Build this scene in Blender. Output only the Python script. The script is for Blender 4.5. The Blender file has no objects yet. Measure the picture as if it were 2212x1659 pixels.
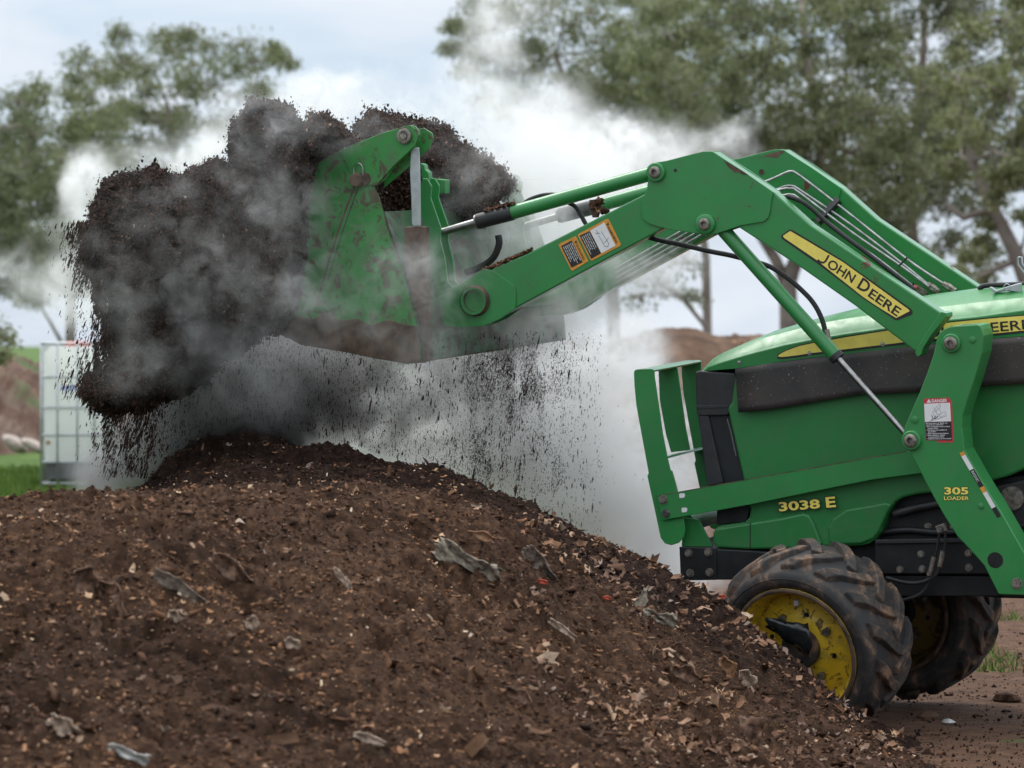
import bpy, math, random
import numpy as np
from mathutils import Vector, Matrix
random.seed(7); RNG = np.random.default_rng(11)
scene = bpy.context.scene
COL = scene.collection
R = math.radians

# ---------------------------------------------------------------- camera
# picture coordinates used below are those of a 2212 x 1659 frame
FPX, HPX, CZ = 7630.0, 690.0, 1.6
cam_d = bpy.data.cameras.new('camera'); cam = bpy.data.objects.new('camera', cam_d); COL.objects.link(cam)
cam.location = (0, 0, CZ); cam.rotation_euler = (R(90), 0, 0)
cam_d.sensor_width = 36.0; cam_d.lens = 36.0 * FPX / 2212.0
cam_d.shift_y = -(829.5 - HPX) / 2212.0
cam_d.clip_start = 0.5; cam_d.clip_end = 6000
cam_d.dof.use_dof = True; cam_d.dof.focus_distance = 13.9; cam_d.dof.aperture_fstop = 4.6
cam_d.dof.aperture_blades = 9
scene.camera = cam

# ---------------------------------------------------------------- sky and sun
SUN_EL, SUN_AZ = 56.0, 325.0          # degrees; azimuth clockwise from +Y
world = bpy.data.worlds.new("World"); scene.world = world; world.use_nodes = True
wt = world.node_tree; wt.nodes.clear()
def wn(t, **k):
    n = wt.nodes.new(t)
    for a, b in k.items(): setattr(n, a, b)
    return n
w_out = wn('ShaderNodeOutputWorld'); w_bg = wn('ShaderNodeBackground')
w_sky = wn('ShaderNodeTexSky', sky_type='NISHITA', sun_disc=False)
w_sky.sun_elevation = R(SUN_EL); w_sky.sun_rotation = R(SUN_AZ)
w_sky.air_density = 1.0; w_sky.dust_density = 1.2; w_sky.ozone_density = 1.5
w_tc = wn('ShaderNodeTexCoord'); w_map = wn('ShaderNodeMapping'); w_map.inputs['Scale'].default_value = (4.5, 4.5, 16.0)
w_map.inputs['Location'].default_value = (0.35, 0.0, 0.25)
w_no = wn('ShaderNodeTexNoise'); w_no.inputs['Scale'].default_value = 2.4; w_no.inputs['Detail'].default_value = 5; w_no.inputs['Roughness'].default_value = 0.5
w_no.inputs['Distortion'].default_value = 0.5
w_rp = wn('ShaderNodeValToRGB'); w_rp.color_ramp.elements[0].position = 0.40; w_rp.color_ramp.elements[1].position = 0.66
w_rp.color_ramp.elements[0].color = (0.1, 0.1, 0.1, 1); w_rp.color_ramp.elements[1].color = (1, 1, 1, 1)
w_mix = wn('ShaderNodeMix', data_type='RGBA')
w_mix.inputs['B'].default_value = (5.9, 6.35, 6.95, 1)
w_bl = wn('ShaderNodeMix', data_type='RGBA'); w_bl.inputs['Factor'].default_value = 0.75; w_bl.inputs['B'].default_value = (3.7, 4.8, 6.3, 1)
wl = wt.links.new
wl(w_tc.outputs['Generated'], w_map.inputs['Vector']); wl(w_map.outputs['Vector'], w_no.inputs['Vector'])
wl(w_no.outputs['Fac'], w_rp.inputs['Fac']); wl(w_rp.outputs['Color'], w_mix.inputs['Factor'])
wl(w_sky.outputs['Color'], w_bl.inputs['A']); wl(w_bl.outputs['Result'], w_mix.inputs['A'])
# an overcast sky is brighter overhead than at the horizon
w_sep = wn('ShaderNodeSeparateXYZ'); w_gr = wn('ShaderNodeMapRange'); w_gr.inputs['From Min'].default_value = 0.08; w_gr.inputs['From Max'].default_value = 1.0
w_gr.data_type = 'FLOAT_VECTOR'; w_gr.inputs[9].default_value = (1, 1, 1); w_gr.inputs[10].default_value = (3.25, 2.95, 2.55)
for i_ in (7, 8): w_gr.inputs[i_].default_value = (0.08,) * 3 if i_ == 7 else (1.0,) * 3
wl(w_tc.outputs['Generated'], w_sep.inputs[0]); wl(w_sep.outputs['Z'], w_gr.inputs['Vector'])
w_mul = wn('ShaderNodeVectorMath', operation='MULTIPLY'); wl(w_mix.outputs['Result'], w_mul.inputs[0]); wl(w_gr.outputs['Vector'], w_mul.inputs[1])
wl(w_mul.outputs[0], w_bg.inputs['Color'])
w_bg.inputs['Strength'].default_value = 0.095
wl(w_bg.outputs['Background'], w_out.inputs['Surface'])
sun_d = bpy.data.lights.new('sun', 'SUN'); sun = bpy.data.objects.new('sun', sun_d); COL.objects.link(sun)
sun_d.energy = 1.3; sun_d.angle = R(20); sun_d.color = (1.0, 0.97, 0.93)
sd = Vector((math.sin(R(SUN_AZ)) * math.cos(R(SUN_EL)), math.cos(R(SUN_AZ)) * math.cos(R(SUN_EL)), math.sin(R(SUN_EL))))
sun.rotation_euler = sd.to_track_quat('Z', 'Y').to_euler()
vs = scene.view_settings
vs.view_transform = 'Standard'; vs.look = 'None'; vs.gamma = 1.0; vs.use_curve_mapping = False
vs.exposure = 0.55
scene.cycles.volume_bounces = 7; scene.cycles.transmission_bounces = 4; scene.cycles.max_bounces = 9; scene.cycles.diffuse_bounces = 3; scene.cycles.transparent_max_bounces = 8
scene.cycles.volume_step_rate = 2.0; scene.cycles.volume_max_steps = 256
scene.cycles.use_denoising = True

# ---------------------------------------------------------------- helpers
def pix(px, py, D):
    return ((px - 1106.0) / FPX * D, D, CZ - (py - HPX) / FPX * D)
THETA, ROLL = R(22.5), R(3.0)
st_, ct_ = math.sin(THETA), math.cos(THETA)
Bx = Vector((ct_, -st_, 0))                                  # tractor: towards its rear
Vy = Vector((st_ * math.cos(ROLL), ct_ * math.cos(ROLL), math.sin(ROLL)))   # towards its far side
Wz = Bx.cross(Vy)
Og = Vector(pix(1800, HPX, 14.0)); Og.z = 0.0
TM = Matrix(((Bx.x, Vy.x, Wz.x, Og.x), (Bx.y, Vy.y, Wz.y, Og.y), (Bx.z, Vy.z, Wz.z, Og.z), (0, 0, 0, 1)))
CAM = Vector((0, 0, CZ))
def U(px, py, lat=0.0):
    """picture point -> (x, z) on the tractor's own lengthwise plane at lateral position lat"""
    r = Vector(((px - 1106.0) / FPX, 1.0, -(py - HPX) / FPX))
    t = (lat + (Og - CAM).dot(Vy)) / r.dot(Vy)
    P = CAM + r * t - Og
    return (P.dot(Bx), P.dot(Wz))
def U3(px, py, lat): 
    x, z = U(px, py, lat); return Vector((x, lat, z))
S0 = 1.0 / 545.0                                             # metres per picture pixel at the tractor

def hash3(ix, iy, iz):
    n = (ix.astype(np.int64) * 374761393 + iy.astype(np.int64) * 668265263 + iz.astype(np.int64) * 2147483647) & 0xffffffff
    n = ((n ^ (n >> 13)) * 1274126177) & 0xffffffff
    n = (n ^ (n >> 16)) & 0xffffffff
    return n / 4294967295.0
def vnoise(p):
    """value noise 0..1 at N x 3 points"""
    p = np.asarray(p, float); i = np.floor(p).astype(np.int64); f = p - i; f = f * f * (3 - 2 * f)
    out = 0
    for dx in (0, 1):
        wx = f[:, 0] if dx else 1 - f[:, 0]
        for dy in (0, 1):
            wy = f[:, 1] if dy else 1 - f[:, 1]
            for dz in (0, 1):
                wz = f[:, 2] if dz else 1 - f[:, 2]
                out = out + wx * wy * wz * hash3(i[:, 0] + dx, i[:, 1] + dy, i[:, 2] + dz)
    return out
def fbm(p, octaves=4, gain=0.5, lac=2.03):
    p = np.asarray(p, float); a = 1.0; s = 0; n = 0
    for k in range(octaves):
        s = s + a * vnoise(p + 17.3 * k); n += a; a *= gain; p = p * lac
    return s / n - 0.5

class MB:
    """collects shapes into one mesh"""
    def __init__(s): s.v = []; s.f = []
    def add(s, vs, fs):
        b = len(s.v); s.v += [tuple(v) for v in vs]; s.f += [tuple(b + i for i in f) for f in fs]; return s
    def prism(s, poly, y0, y1):
        """poly: (x, z) outline; extruded from y0 to y1"""
        a = sum(poly[i][0] * poly[(i + 1) % len(poly)][1] - poly[(i + 1) % len(poly)][0] * poly[i][1] for i in range(len(poly)))
        if a < 0: poly = poly[::-1]
        if y0 > y1: y0, y1 = y1, y0
        n = len(poly)
        vs = [(x, y0, z) for x, z in poly] + [(x, y1, z) for x, z in poly]
        fs = [tuple(range(n)), tuple(range(2 * n - 1, n - 1, -1))]
        fs += [(i, i + n, (i + 1) % n + n, (i + 1) % n) for i in range(n)]
        return s.add(vs, fs)
    def box(s, c, d, rot=None):
        vs = []
        for i in (-1, 1):
            for j in (-1, 1):
                for k in (-1, 1):
                    v = Vector((i * d[0] / 2, j * d[1] / 2, k * d[2] / 2))
                    if rot is not None: v = rot @ v
                    vs.append(v + Vector(c))
        return s.add(vs, [(0, 1, 3, 2), (4, 6, 7, 5), (0, 4, 5, 1), (2, 3, 7, 6), (0, 2, 6, 4), (1, 5, 7, 3)])
    def tube(s, pts, r, n=12, caps=True, r_list=None):
        pts = [Vector(p) for p in pts]; m = len(pts); vs = []; fs = []
        t0 = (pts[1] - pts[0]).normalized()
        up = Vector((0, 0, 1)) if abs(t0.z) < 0.9 else Vector((1, 0, 0))
        nrm = (up - t0 * up.dot(t0)).normalized()
        for i, p in enumerate(pts):
            t = ((pts[min(i + 1, m - 1)] - pts[max(i - 1, 0)])).normalized()
            nrm = (nrm - t * nrm.dot(t)).normalized(); bn = t.cross(nrm)
            rr = r_list[i] if r_list else r
            for k in range(n):
                a = 2 * math.pi * k / n
                vs.append(p + (nrm * math.cos(a) + bn * math.sin(a)) * rr)
        for i in range(m - 1):
            for k in range(n):
                k2 = (k + 1) % n
                fs.append((i * n + k, i * n + k2, (i + 1) * n + k2, (i + 1) * n + k))
        if caps: fs += [tuple(range(n - 1, -1, -1)), tuple((m - 1) * n + k for k in range(n))]
        return s.add(vs, fs)
    def lathe(s, c, ax, prof, n=24, closed=False):
        """prof: (distance along ax, radius)"""
        c = Vector(c); ax = Vector(ax).normalized()
        up = Vector((0, 0, 1)) if abs(ax.z) < 0.9 else Vector((1, 0, 0))
        e1 = (up - ax * up.dot(ax)).normalized(); e2 = ax.cross(e1); vs = []; fs = []
        for d, r in prof:
            for k in range(n):
                a = 2 * math.pi * k / n
                vs.append(c + ax * d + (e1 * math.cos(a) + e2 * math.sin(a)) * max(r, 1e-5))
        m = len(prof)
        for i in range(m - (0 if closed else 1)):
            j = (i + 1) % m
            for k in range(n):
                k2 = (k + 1) % n
                fs.append((i * n + k, j * n + k, j * n + k2, i * n + k2))
        return s.add(vs, fs)
    def build(s, name, mat, parent=None, bevel=0.0, smooth=False, fix=True, auto=None):
        me = bpy.data.meshes.new(name); me.from_pydata(s.v, [], s.f); me.validate()
        if fix:
            import bmesh
            bm = bmesh.new(); bm.from_mesh(me); bmesh.ops.recalc_face_normals(bm, faces=bm.faces); bm.to_mesh(me); bm.free()
        return finish(name, me, mat, parent, bevel, smooth, auto)
def finish(name, me, mat, parent=None, bevel=0.0, smooth=False, auto=None):
    if mat is not None: me.materials.append(mat)
    o = bpy.data.objects.new(name, me); COL.objects.link(o)
    if parent is not None: o.parent = parent
    if smooth or auto: me.polygons.foreach_set('use_smooth', [True] * len(me.polygons))
    if bevel:
        b = o.modifiers.new('bevel', 'BEVEL'); b.width = bevel; b.segments = 2; b.limit_method = 'ANGLE'; b.angle_limit = R(35)
        b.harden_normals = False
    if auto:
        me.set_sharp_from_angle(angle=R(auto))
    return o
def raw_mesh(name, verts, faces, mat, parent=None, smooth=False):
    """verts N x 3, faces M x k numpy arrays"""
    me = bpy.data.meshes.new(name); verts = np.asarray(verts, np.float32); faces = np.asarray(faces, np.int32)
    m, k = faces.shape
    me.vertices.add(len(verts)); me.vertices.foreach_set('co', verts.ravel())
    me.loops.add(m * k); me.loops.foreach_set('vertex_index', faces.ravel())
    me.polygons.add(m); me.polygons.foreach_set('loop_start', np.arange(0, m * k, k, dtype=np.int32))
    me.polygons.foreach_set('loop_total', np.full(m, k, np.int32))
    if smooth: me.polygons.foreach_set('use_smooth', np.ones(m, bool))
    me.update(calc_edges=True); me.validate()
    me.materials.append(mat)
    o = bpy.data.objects.new(name, me); COL.objects.link(o)
    if parent is not None: o.parent = parent
    return o
def tag(o, label=None, cat=None, group=None, kind=None):
    if label: o['label'] = label
    if cat: o['category'] = cat
    if group: o['group'] = group
    if kind: o['kind'] = kind
    return o
def empty(name, loc=(0, 0, 0), label=None, cat=None, group=None):
    o = bpy.data.objects.new(name, None); COL.objects.link(o); o.location = loc; o.empty_display_size = 0.2
    return tag(o, label, cat, group)

# ---------------------------------------------------------------- materials
def new_mat(name):
    m = bpy.data.materials.new(name); m.use_nodes = True; nt = m.node_tree
    b = nt.nodes['Principled BSDF']
    return m, nt, b
def N(nt, t, **k):
    n = nt.nodes.new(t)
    for a, v in k.items():
        if a in n.inputs.keys() if hasattr(n.inputs, 'keys') else False: n.inputs[a].default_value = v
        else: setattr(n, a, v)
    return n
def noise(nt, scale, detail=4, rough=0.55, coord='Object', dist=0.0):
    tc = nt.nodes.new('ShaderNodeTexCoord'); n = nt.nodes.new('ShaderNodeTexNoise')
    n.inputs['Scale'].default_value = scale; n.inputs['Detail'].default_value = detail; n.inputs['Roughness'].default_value = rough
    n.inputs['Distortion'].default_value = dist
    nt.links.new(tc.outputs[coord], n.inputs['Vector']); return n
def ramp(nt, src, stops):
    r = nt.nodes.new('ShaderNodeValToRGB'); e = r.color_ramp.elements
    while len(e) < len(stops): e.new(0.5)
    for el, (p, c) in zip(e, stops): el.position = p; el.color = (*c, 1) if len(c) == 3 else c
    nt.links.new(src, r.inputs['Fac']); return r
def mixc(nt, fac, a, b):
    m = nt.nodes.new('ShaderNodeMix'); m.data_type = 'RGBA'
    for s, v in (('Factor', fac), ('A', a), ('B', b)):
        if hasattr(v, 'links') or hasattr(v, 'is_linked'): nt.links.new(v, m.inputs[s])
        else: m.inputs[s].default_value = v if s == 'Factor' else (*v, 1)
    return m.outputs['Result']
def bump(nt, b, src, strength=0.3, dist=0.01):
    n = nt.nodes.new('ShaderNodeBump'); n.inputs['Strength'].default_value = strength; n.inputs['Distance'].default_value = dist
    nt.links.new(src, n.inputs['Height']); nt.links.new(n.outputs['Normal'], b.inputs['Normal']); return n
def simple(name, col, rough=0.5, metal=0.0, vary=0.15, scale=30, bmp=0.0, spec=0.5):
    m, nt, b = new_mat(name)
    n = noise(nt, scale, 4)
    lo = tuple(c * (1 - vary) for c in col); hi = tuple(min(1, c * (1 + vary)) for c in col)
    r = ramp(nt, n.outputs['Fac'], [(0.35, lo), (0.65, hi)])
    nt.links.new(r.outputs['Color'], b.inputs['Base Color'])
    b.inputs['Roughness'].default_value = rough; b.inputs['Metallic'].default_value = metal
    b.inputs['Specular IOR Level'].default_value = spec
    if bmp: bump(nt, b, n.outputs['Fac'], bmp, 0.004)
    return m
def paint(name, col, wear=0.0, wear_scale=9.0, dust=0.25, rust=(0.11, 0.035, 0.025), rough=0.30, streak=False, coat=0.3):
    """painted steel: slightly uneven, dusty, chipped to rust where wear > 0"""
    m, nt, b = new_mat(name)
    n1 = noise(nt, 3.0, 5); base = ramp(nt, n1.outputs['Fac'], [(0.3, tuple(c * 0.88 for c in col)), (0.7, tuple(c * 1.1 for c in col))]).outputs['Color']
    n2 = noise(nt, 14.0, 6, 0.7, dist=0.6)
    df = ramp(nt, n2.outputs['Fac'], [(0.45, (0, 0, 0)), (0.8, (dust, dust, dust))]).outputs['Color']
    cur = mixc(nt, df, base, (0.10, 0.085, 0.065))
    n4 = noise(nt, 160.0, 3, 0.5)
    sp = ramp(nt, n4.outputs['Fac'], [(0.70, (0, 0, 0)), (0.76, (0.35, 0.35, 0.35))]).outputs['Color']
    cur = mixc(nt, sp, cur, (0.16, 0.13, 0.10))
    if wear > 0:
        n3 = noise(nt, wear_scale, 7, 0.62, dist=0.8)
        if streak: n3.inputs['Distortion'].default_value = 1.6
        wf = ramp(nt, n3.outputs['Fac'], [(0.66 - wear * 0.25, (0, 0, 0)), (0.685 + (0.04 if streak else 0) - wear * 0.25, (0.85, 0.85, 0.85) if streak else (1, 1, 1))]).outputs['Color']
        cur = mixc(nt, wf, cur, rust)
        rr = ramp(nt, n3.outputs['Fac'], [(0.66 - wear * 0.25, (rough,) * 3), (0.69 - wear * 0.25, (0.85,) * 3)]).outputs['Color']
        nt.links.new(rr, b.inputs['Roughness'])
    else:
        rr = ramp(nt, n2.outputs['Fac'], [(0.3, (rough,) * 3), (0.8, (min(1, rough + 0.3),) * 3)]).outputs['Color']
        nt.links.new(rr, b.inputs['Roughness'])
    nt.links.new(cur, b.inputs['Base Color'])
    bump(nt, b, noise(nt, 90.0, 3).outputs['Fac'], 0.05, 0.002)
    b.inputs['Coat Weight'].default_value = coat; b.inputs['Coat Roughness'].default_value = 0.15
    return m
GRN = (0.026, 0.215, 0.052)
M = {}
M['green'] = paint('green_paint', GRN, wear=0.0, dust=0.22)
M['green_worn'] = paint('worn_green_paint', GRN, wear=0.06, wear_scale=7.0, dust=0.3)
M['green_bucket'] = paint('scratched_green_paint', (0.022, 0.22, 0.035), wear=0.50, wear_scale=13.0, dust=0.95, rough=0.5, streak=True, rust=(0.085, 0.045, 0.035))
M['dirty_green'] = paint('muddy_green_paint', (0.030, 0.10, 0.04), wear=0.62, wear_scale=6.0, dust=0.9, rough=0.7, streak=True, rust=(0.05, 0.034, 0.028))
M['green_hood'] = paint('glossy_green_plastic', (0.02, 0.20, 0.045), wear=0.0, dust=0.22, rough=0.30, coat=0.12)
M['green_panel'] = paint('green_plastic', (0.016, 0.165, 0.036), wear=0.0, dust=0.25, rough=0.38, coat=0.1)
M['yellow'] = simple('yellow_decal', (0.82, 0.66, 0.13), 0.4, vary=0.06)
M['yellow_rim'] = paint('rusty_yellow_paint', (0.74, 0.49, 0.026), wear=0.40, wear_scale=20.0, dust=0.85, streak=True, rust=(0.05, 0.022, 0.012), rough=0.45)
M['shaded_rim'] = paint('shaded_muddy_yellow_paint', (0.16, 0.10, 0.010), wear=0.6, wear_scale=9.0, dust=0.95, rust=(0.025, 0.018, 0.014), rough=0.7, streak=True)  # far rim: its shade is put into a darker yellow, under mud and rust
M['black'] = simple('black_decal', (0.018, 0.014, 0.016), 0.45)
M['black_plastic'] = simple('black_plastic', (0.02, 0.02, 0.021), 0.55, vary=0.3, scale=12)
M['rubber'] = simple('black_rubber', (0.017, 0.016, 0.016), 0.65, vary=0.35, scale=20, bmp=0.2)
M['steel'] = simple('bright_steel', (0.36, 0.35, 0.34), 0.32, 1.0, vary=0.2, scale=40)
M['dull_steel'] = simple('dull_steel', (0.25, 0.22, 0.19), 0.5, 0.8, vary=0.4, scale=60, bmp=0.3)
M['line_steel'] = simple('zinc_plated_tube', (0.34, 0.34, 0.33), 0.42, 0.8, vary=0.3, scale=25)
M['rust'] = simple('rusty_steel', (0.10, 0.062, 0.042), 0.8, 0.1, vary=0.5, scale=18, bmp=0.5)
M['chassis'] = simple('black_chassis_paint', (0.012, 0.013, 0.014), 0.5, 0.2, vary=0.4, scale=10, bmp=0.2)
M['white'] = simple('white_decal', (0.72, 0.71, 0.70), 0.4, vary=0.05)
M['red'] = simple('red_decal', (0.50, 0.04, 0.05), 0.4, vary=0.1)
M['orange'] = simple('orange_decal', (0.62, 0.27, 0.04), 0.4, vary=0.12)
M['grey_line'] = simple('grey_print', (0.25, 0.25, 0.26), 0.5)
M['tin'] = simple('galvanised_steel', (0.42, 0.44, 0.45), 0.45, 0.6, vary=0.15, scale=20)
def flap_mat():
    m, nt, b = new_mat('dusty_black_rubber_sheet')
    n = noise(nt, 3.5, 6, 0.6, dist=1.0)
    c = ramp(nt, n.outputs['Fac'], [(0.35, (0.026, 0.024, 0.024)), (0.6, (0.055, 0.043, 0.038)), (0.78, (0.09, 0.066, 0.055))]).outputs['Color']
    n2 = noise(nt, 130, 2, 0.5)
    s = ramp(nt, n2.outputs['Fac'], [(0.69, (0, 0, 0)), (0.74, (0.8, 0.8, 0.8))]).outputs['Color']
    nt.links.new(mixc(nt, s, c, (0.35, 0.33, 0.3)), b.inputs['Base Color'])
    b.inputs['Roughness'].default_value = 0.6
    bump(nt, b, noise(nt, 6, 3).outputs['Fac'], 0.4, 0.01); return m
M['flap'] = flap_mat()
def tyre_mat(name='muddy_tyre_rubber', off=0.0):
    m, nt, b = new_mat(name)
    n = noise(nt, 12, 6, 0.65, dist=0.5)
    c = ramp(nt, n.outputs['Fac'], [(0.46 - off, (0.024, 0.023, 0.0235)), (0.57 - off, (0.058, 0.042, 0.033)), (0.68 - off, (0.20, 0.118, 0.072))]).outputs['Color']
    nt.links.new(c, b.inputs['Base Color']); b.inputs['Roughness'].default_value = 0.75
    bump(nt, b, n.outputs['Fac'], 0.5, 0.006); return m
M['tyre'] = tyre_mat(); M['tread'] = tyre_mat('muddy_tread_rubber', 0.05)
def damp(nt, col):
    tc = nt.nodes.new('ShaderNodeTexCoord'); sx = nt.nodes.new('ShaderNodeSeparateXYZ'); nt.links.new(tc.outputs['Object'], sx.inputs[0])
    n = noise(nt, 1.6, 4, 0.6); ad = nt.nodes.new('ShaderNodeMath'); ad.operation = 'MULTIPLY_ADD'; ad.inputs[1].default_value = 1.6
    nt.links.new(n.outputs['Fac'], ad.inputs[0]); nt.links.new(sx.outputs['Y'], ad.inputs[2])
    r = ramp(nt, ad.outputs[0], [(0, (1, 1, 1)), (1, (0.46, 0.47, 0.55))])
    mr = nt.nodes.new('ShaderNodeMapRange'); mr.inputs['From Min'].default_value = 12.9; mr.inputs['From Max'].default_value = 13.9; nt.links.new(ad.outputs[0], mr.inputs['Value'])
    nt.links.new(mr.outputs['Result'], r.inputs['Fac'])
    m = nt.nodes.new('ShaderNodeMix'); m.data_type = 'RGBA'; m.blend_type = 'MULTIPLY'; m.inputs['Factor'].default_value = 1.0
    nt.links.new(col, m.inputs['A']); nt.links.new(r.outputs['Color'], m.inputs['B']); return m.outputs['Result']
def crumb_mat(name, stops, rough=0.9, wet=False):
    """organic crumbs: each piece gets its own shade"""
    m, nt, b = new_mat(name)
    g = nt.nodes.new('ShaderNodeNewGeometry')
    r = ramp(nt, g.outputs['Random Per Island'], stops)
    n = noise(nt, 60, 3); 
    mm = nt.nodes.new('ShaderNodeMix'); mm.data_type = 'RGBA'; mm.blend_type = 'MULTIPLY'; mm.inputs['Factor'].default_value = 0.6
    v = ramp(nt, n.outputs['Fac'], [(0.3, (0.5, 0.5, 0.5)), (0.7, (1.2, 1.2, 1.2))])
    nt.links.new(r.outputs['Color'], mm.inputs['A']); nt.links.new(v.outputs['Color'], mm.inputs['B'])
    n5 = noise(nt, 2.1, 4, 0.6); v5 = ramp(nt, n5.outputs['Fac'], [(0.38, (0.62, 0.60, 0.66)), (0.62, (1.35, 1.25, 1.12))])
    m5 = nt.nodes.new('ShaderNodeMix'); m5.data_type = 'RGBA'; m5.blend_type = 'MULTIPLY'; m5.inputs['Factor'].default_value = 1.0
    nt.links.new(mm.outputs['Result'], m5.inputs['A']); nt.links.new(v5.outputs['Color'], m5.inputs['B'])
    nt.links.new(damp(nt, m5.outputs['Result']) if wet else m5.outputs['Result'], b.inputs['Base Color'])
    b.inputs['Roughness'].default_value = rough; b.inputs['Specular IOR Level'].default_value = 0.12
    return m
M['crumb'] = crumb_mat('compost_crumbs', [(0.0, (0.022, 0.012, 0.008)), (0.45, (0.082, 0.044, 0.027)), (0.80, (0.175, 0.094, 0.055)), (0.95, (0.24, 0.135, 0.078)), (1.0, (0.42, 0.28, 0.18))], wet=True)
M['crumb_dark'] = crumb_mat('wet_compost_crumbs', [(0.0, (0.018, 0.012, 0.011)), (0.6, (0.048, 0.029, 0.022)), (0.92, (0.10, 0.056, 0.04)), (0.985, (0.12, 0.065, 0.04)), (1.0, (0.35, 0.27, 0.2))], rough=0.75)
M['chips'] = crumb_mat('wood_chips', [(0.0, (0.17, 0.085, 0.05)), (0.5, (0.28, 0.15, 0.085)), (0.8, (0.42, 0.28, 0.18)), (1.0, (0.60, 0.50, 0.40))], rough=0.8)
M['leaf_scrap'] = simple('dry_leaf', (0.16, 0.088, 0.054), 0.8, vary=0.7, scale=38, bmp=0.8)
M['bark'] = simple('grey_bark_scrap', (0.15, 0.112, 0.085), 0.8, vary=0.7, scale=45, bmp=0.9)
M['paper'] = simple('grey_rag', (0.24, 0.20, 0.15), 0.85, vary=0.65, scale=45, bmp=0.9)
M['bone'] = simple('pale_wood', (0.36, 0.26, 0.19), 0.75, vary=0.6, scale=60, bmp=0.8)
M['redscrap'] = simple('red_scrap', (0.45, 0.07, 0.03), 0.6, vary=0.3)
M['foil'] = simple('silvery_plastic_film', (0.40, 0.38, 0.35), 0.35, 0.0, vary=0.4, scale=30)
def soil_mat(name, c0, c1, c2, sc=18, wet=False):
    m, nt, b = new_mat(name)
    n = noise(nt, sc, 8, 0.68); n2 = noise(nt, 1.3, 4, 0.5)
    c = ramp(nt, n.outputs['Fac'], [(0.3, c0), (0.52, c1), (0.75, c2)]).outputs['Color']
    f = ramp(nt, n2.outputs['Fac'], [(0.4, (0, 0, 0)), (0.65, (0.6, 0.6, 0.6))]).outputs['Color']
    fin = mixc(nt, f, c, c0)
    if wet: fin = damp(nt, fin)
    nt.links.new(fin, b.inputs['Base Color'])
    b.inputs['Roughness'].default_value = 0.95; b.inputs['Specular IOR Level'].default_value = 0.1
    bump(nt, b, noise(nt, sc * 4, 6, 0.7).outputs['Fac'], 0.9, 0.012); return m
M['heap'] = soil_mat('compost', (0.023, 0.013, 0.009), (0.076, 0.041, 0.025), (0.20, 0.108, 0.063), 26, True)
M['load'] = soil_mat('wet_compost', (0.014, 0.009, 0.008), (0.040, 0.024, 0.019), (0.09, 0.052, 0.038), 30)
M['far_heap'] = soil_mat('dry_compost', (0.06, 0.036, 0.025), (0.13, 0.078, 0.052), (0.25, 0.17, 0.12), 3)
# ---------------------------------------------------------------- ground
def ground_z(x, y):
    """gently uneven yard that falls away behind the far heaps"""
    x = np.asarray(x, float); y = np.asarray(y, float)
    z = -0.0072 * np.clip(y - 42, 0, None)
    sh = np.broadcast(x, y).shape
    xx = np.broadcast_to(x, sh).ravel(); yy = np.broadcast_to(y, sh).ravel()
    p = np.stack([xx * 0.35, yy * 0.35, np.zeros_like(xx)], 1)
    return z - 0.01 + 0.05 * fbm(p, 3).reshape(sh) * np.clip((y - 15) / 10, 0.2, 1)
def geo_axis(a, n, far):
    t = np.linspace(-1, 1, n); return np.sign(t) * (np.abs(t) * a + np.abs(t) ** 6 * far)
gx = geo_axis(14, 180, 1400)
gy = np.concatenate([np.linspace(-12, 11, 24, endpoint=False), np.linspace(11, 22, 160, endpoint=False), np.linspace(22, 60, 110, endpoint=False), 60 + (np.linspace(0, 1, 40) ** 3) * 2600])
GX, GY = np.meshgrid(gx, gy)
GZ = ground_z(GX, GY)
fine = (np.abs(GX) < 12) & (GY > 11) & (GY < 60)
pp = np.stack([GX.ravel() * 3, GY.ravel() * 3, GZ.ravel() * 0], 1)
GZ = GZ + np.where(fine, 0.03 * fbm(pp, 4, 0.6).reshape(GX.shape), 0)
def grid_faces(nr, nc):
    i = np.arange(nr - 1)[:, None] * nc + np.arange(nc - 1)[None, :]
    i = i.ravel(); return np.stack([i, i + 1, i + nc + 1, i + nc], 1)
def ground_mat():
    m, nt, b = new_mat('yard_ground')
    tc = nt.nodes.new('ShaderNodeTexCoord'); sx = nt.nodes.new('ShaderNodeSeparateXYZ'); nt.links.new(tc.outputs['Object'], sx.inputs[0])
    n = noise(nt, 9, 8, 0.7); dirt = ramp(nt, n.outputs['Fac'], [(0.3, (0.055, 0.028, 0.018)), (0.55, (0.115, 0.060, 0.035)), (0.75, (0.18, 0.105, 0.065))]).outputs['Color']
    n2 = noise(nt, 1.5, 5, 0.6); gr = ramp(nt, noise(nt, 4, 6, 0.7).outputs['Fac'], [(0.3, (0.045, 0.085, 0.018)), (0.7, (0.12, 0.19, 0.045))]).outputs['Color']
    # grass grows on the left of the yard, worn patches elsewhere
    mr = nt.nodes.new('ShaderNodeMapRange'); mr.inputs['From Min'].default_value = -1.5; mr.inputs['From Max'].default_value = 1.0
    mr.inputs['To Min'].default_value = 0.42; mr.inputs['To Max'].default_value = -0.12
    nt.links.new(sx.outputs['X'], mr.inputs['Value'])
    ad = nt.nodes.new('ShaderNodeMath'); ad.operation = 'ADD'; nt.links.new(mr.outputs['Result'], ad.inputs[0]); nt.links.new(n2.outputs['Fac'], ad.inputs[1])
    f = ramp(nt, ad.outputs[0], [(0.53, (0, 0, 0)), (0.62, (1, 1, 1))]).outputs['Color']
    nt.links.new(mixc(nt, f, dirt, gr), b.inputs['Base Color']); b.inputs['Roughness'].default_value = 0.95
    b.inputs['Specular IOR Level'].default_value = 0.2
    bump(nt, b, noise(nt, 40, 6, 0.7).outputs['Fac'], 0.8, 0.02); return m
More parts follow.
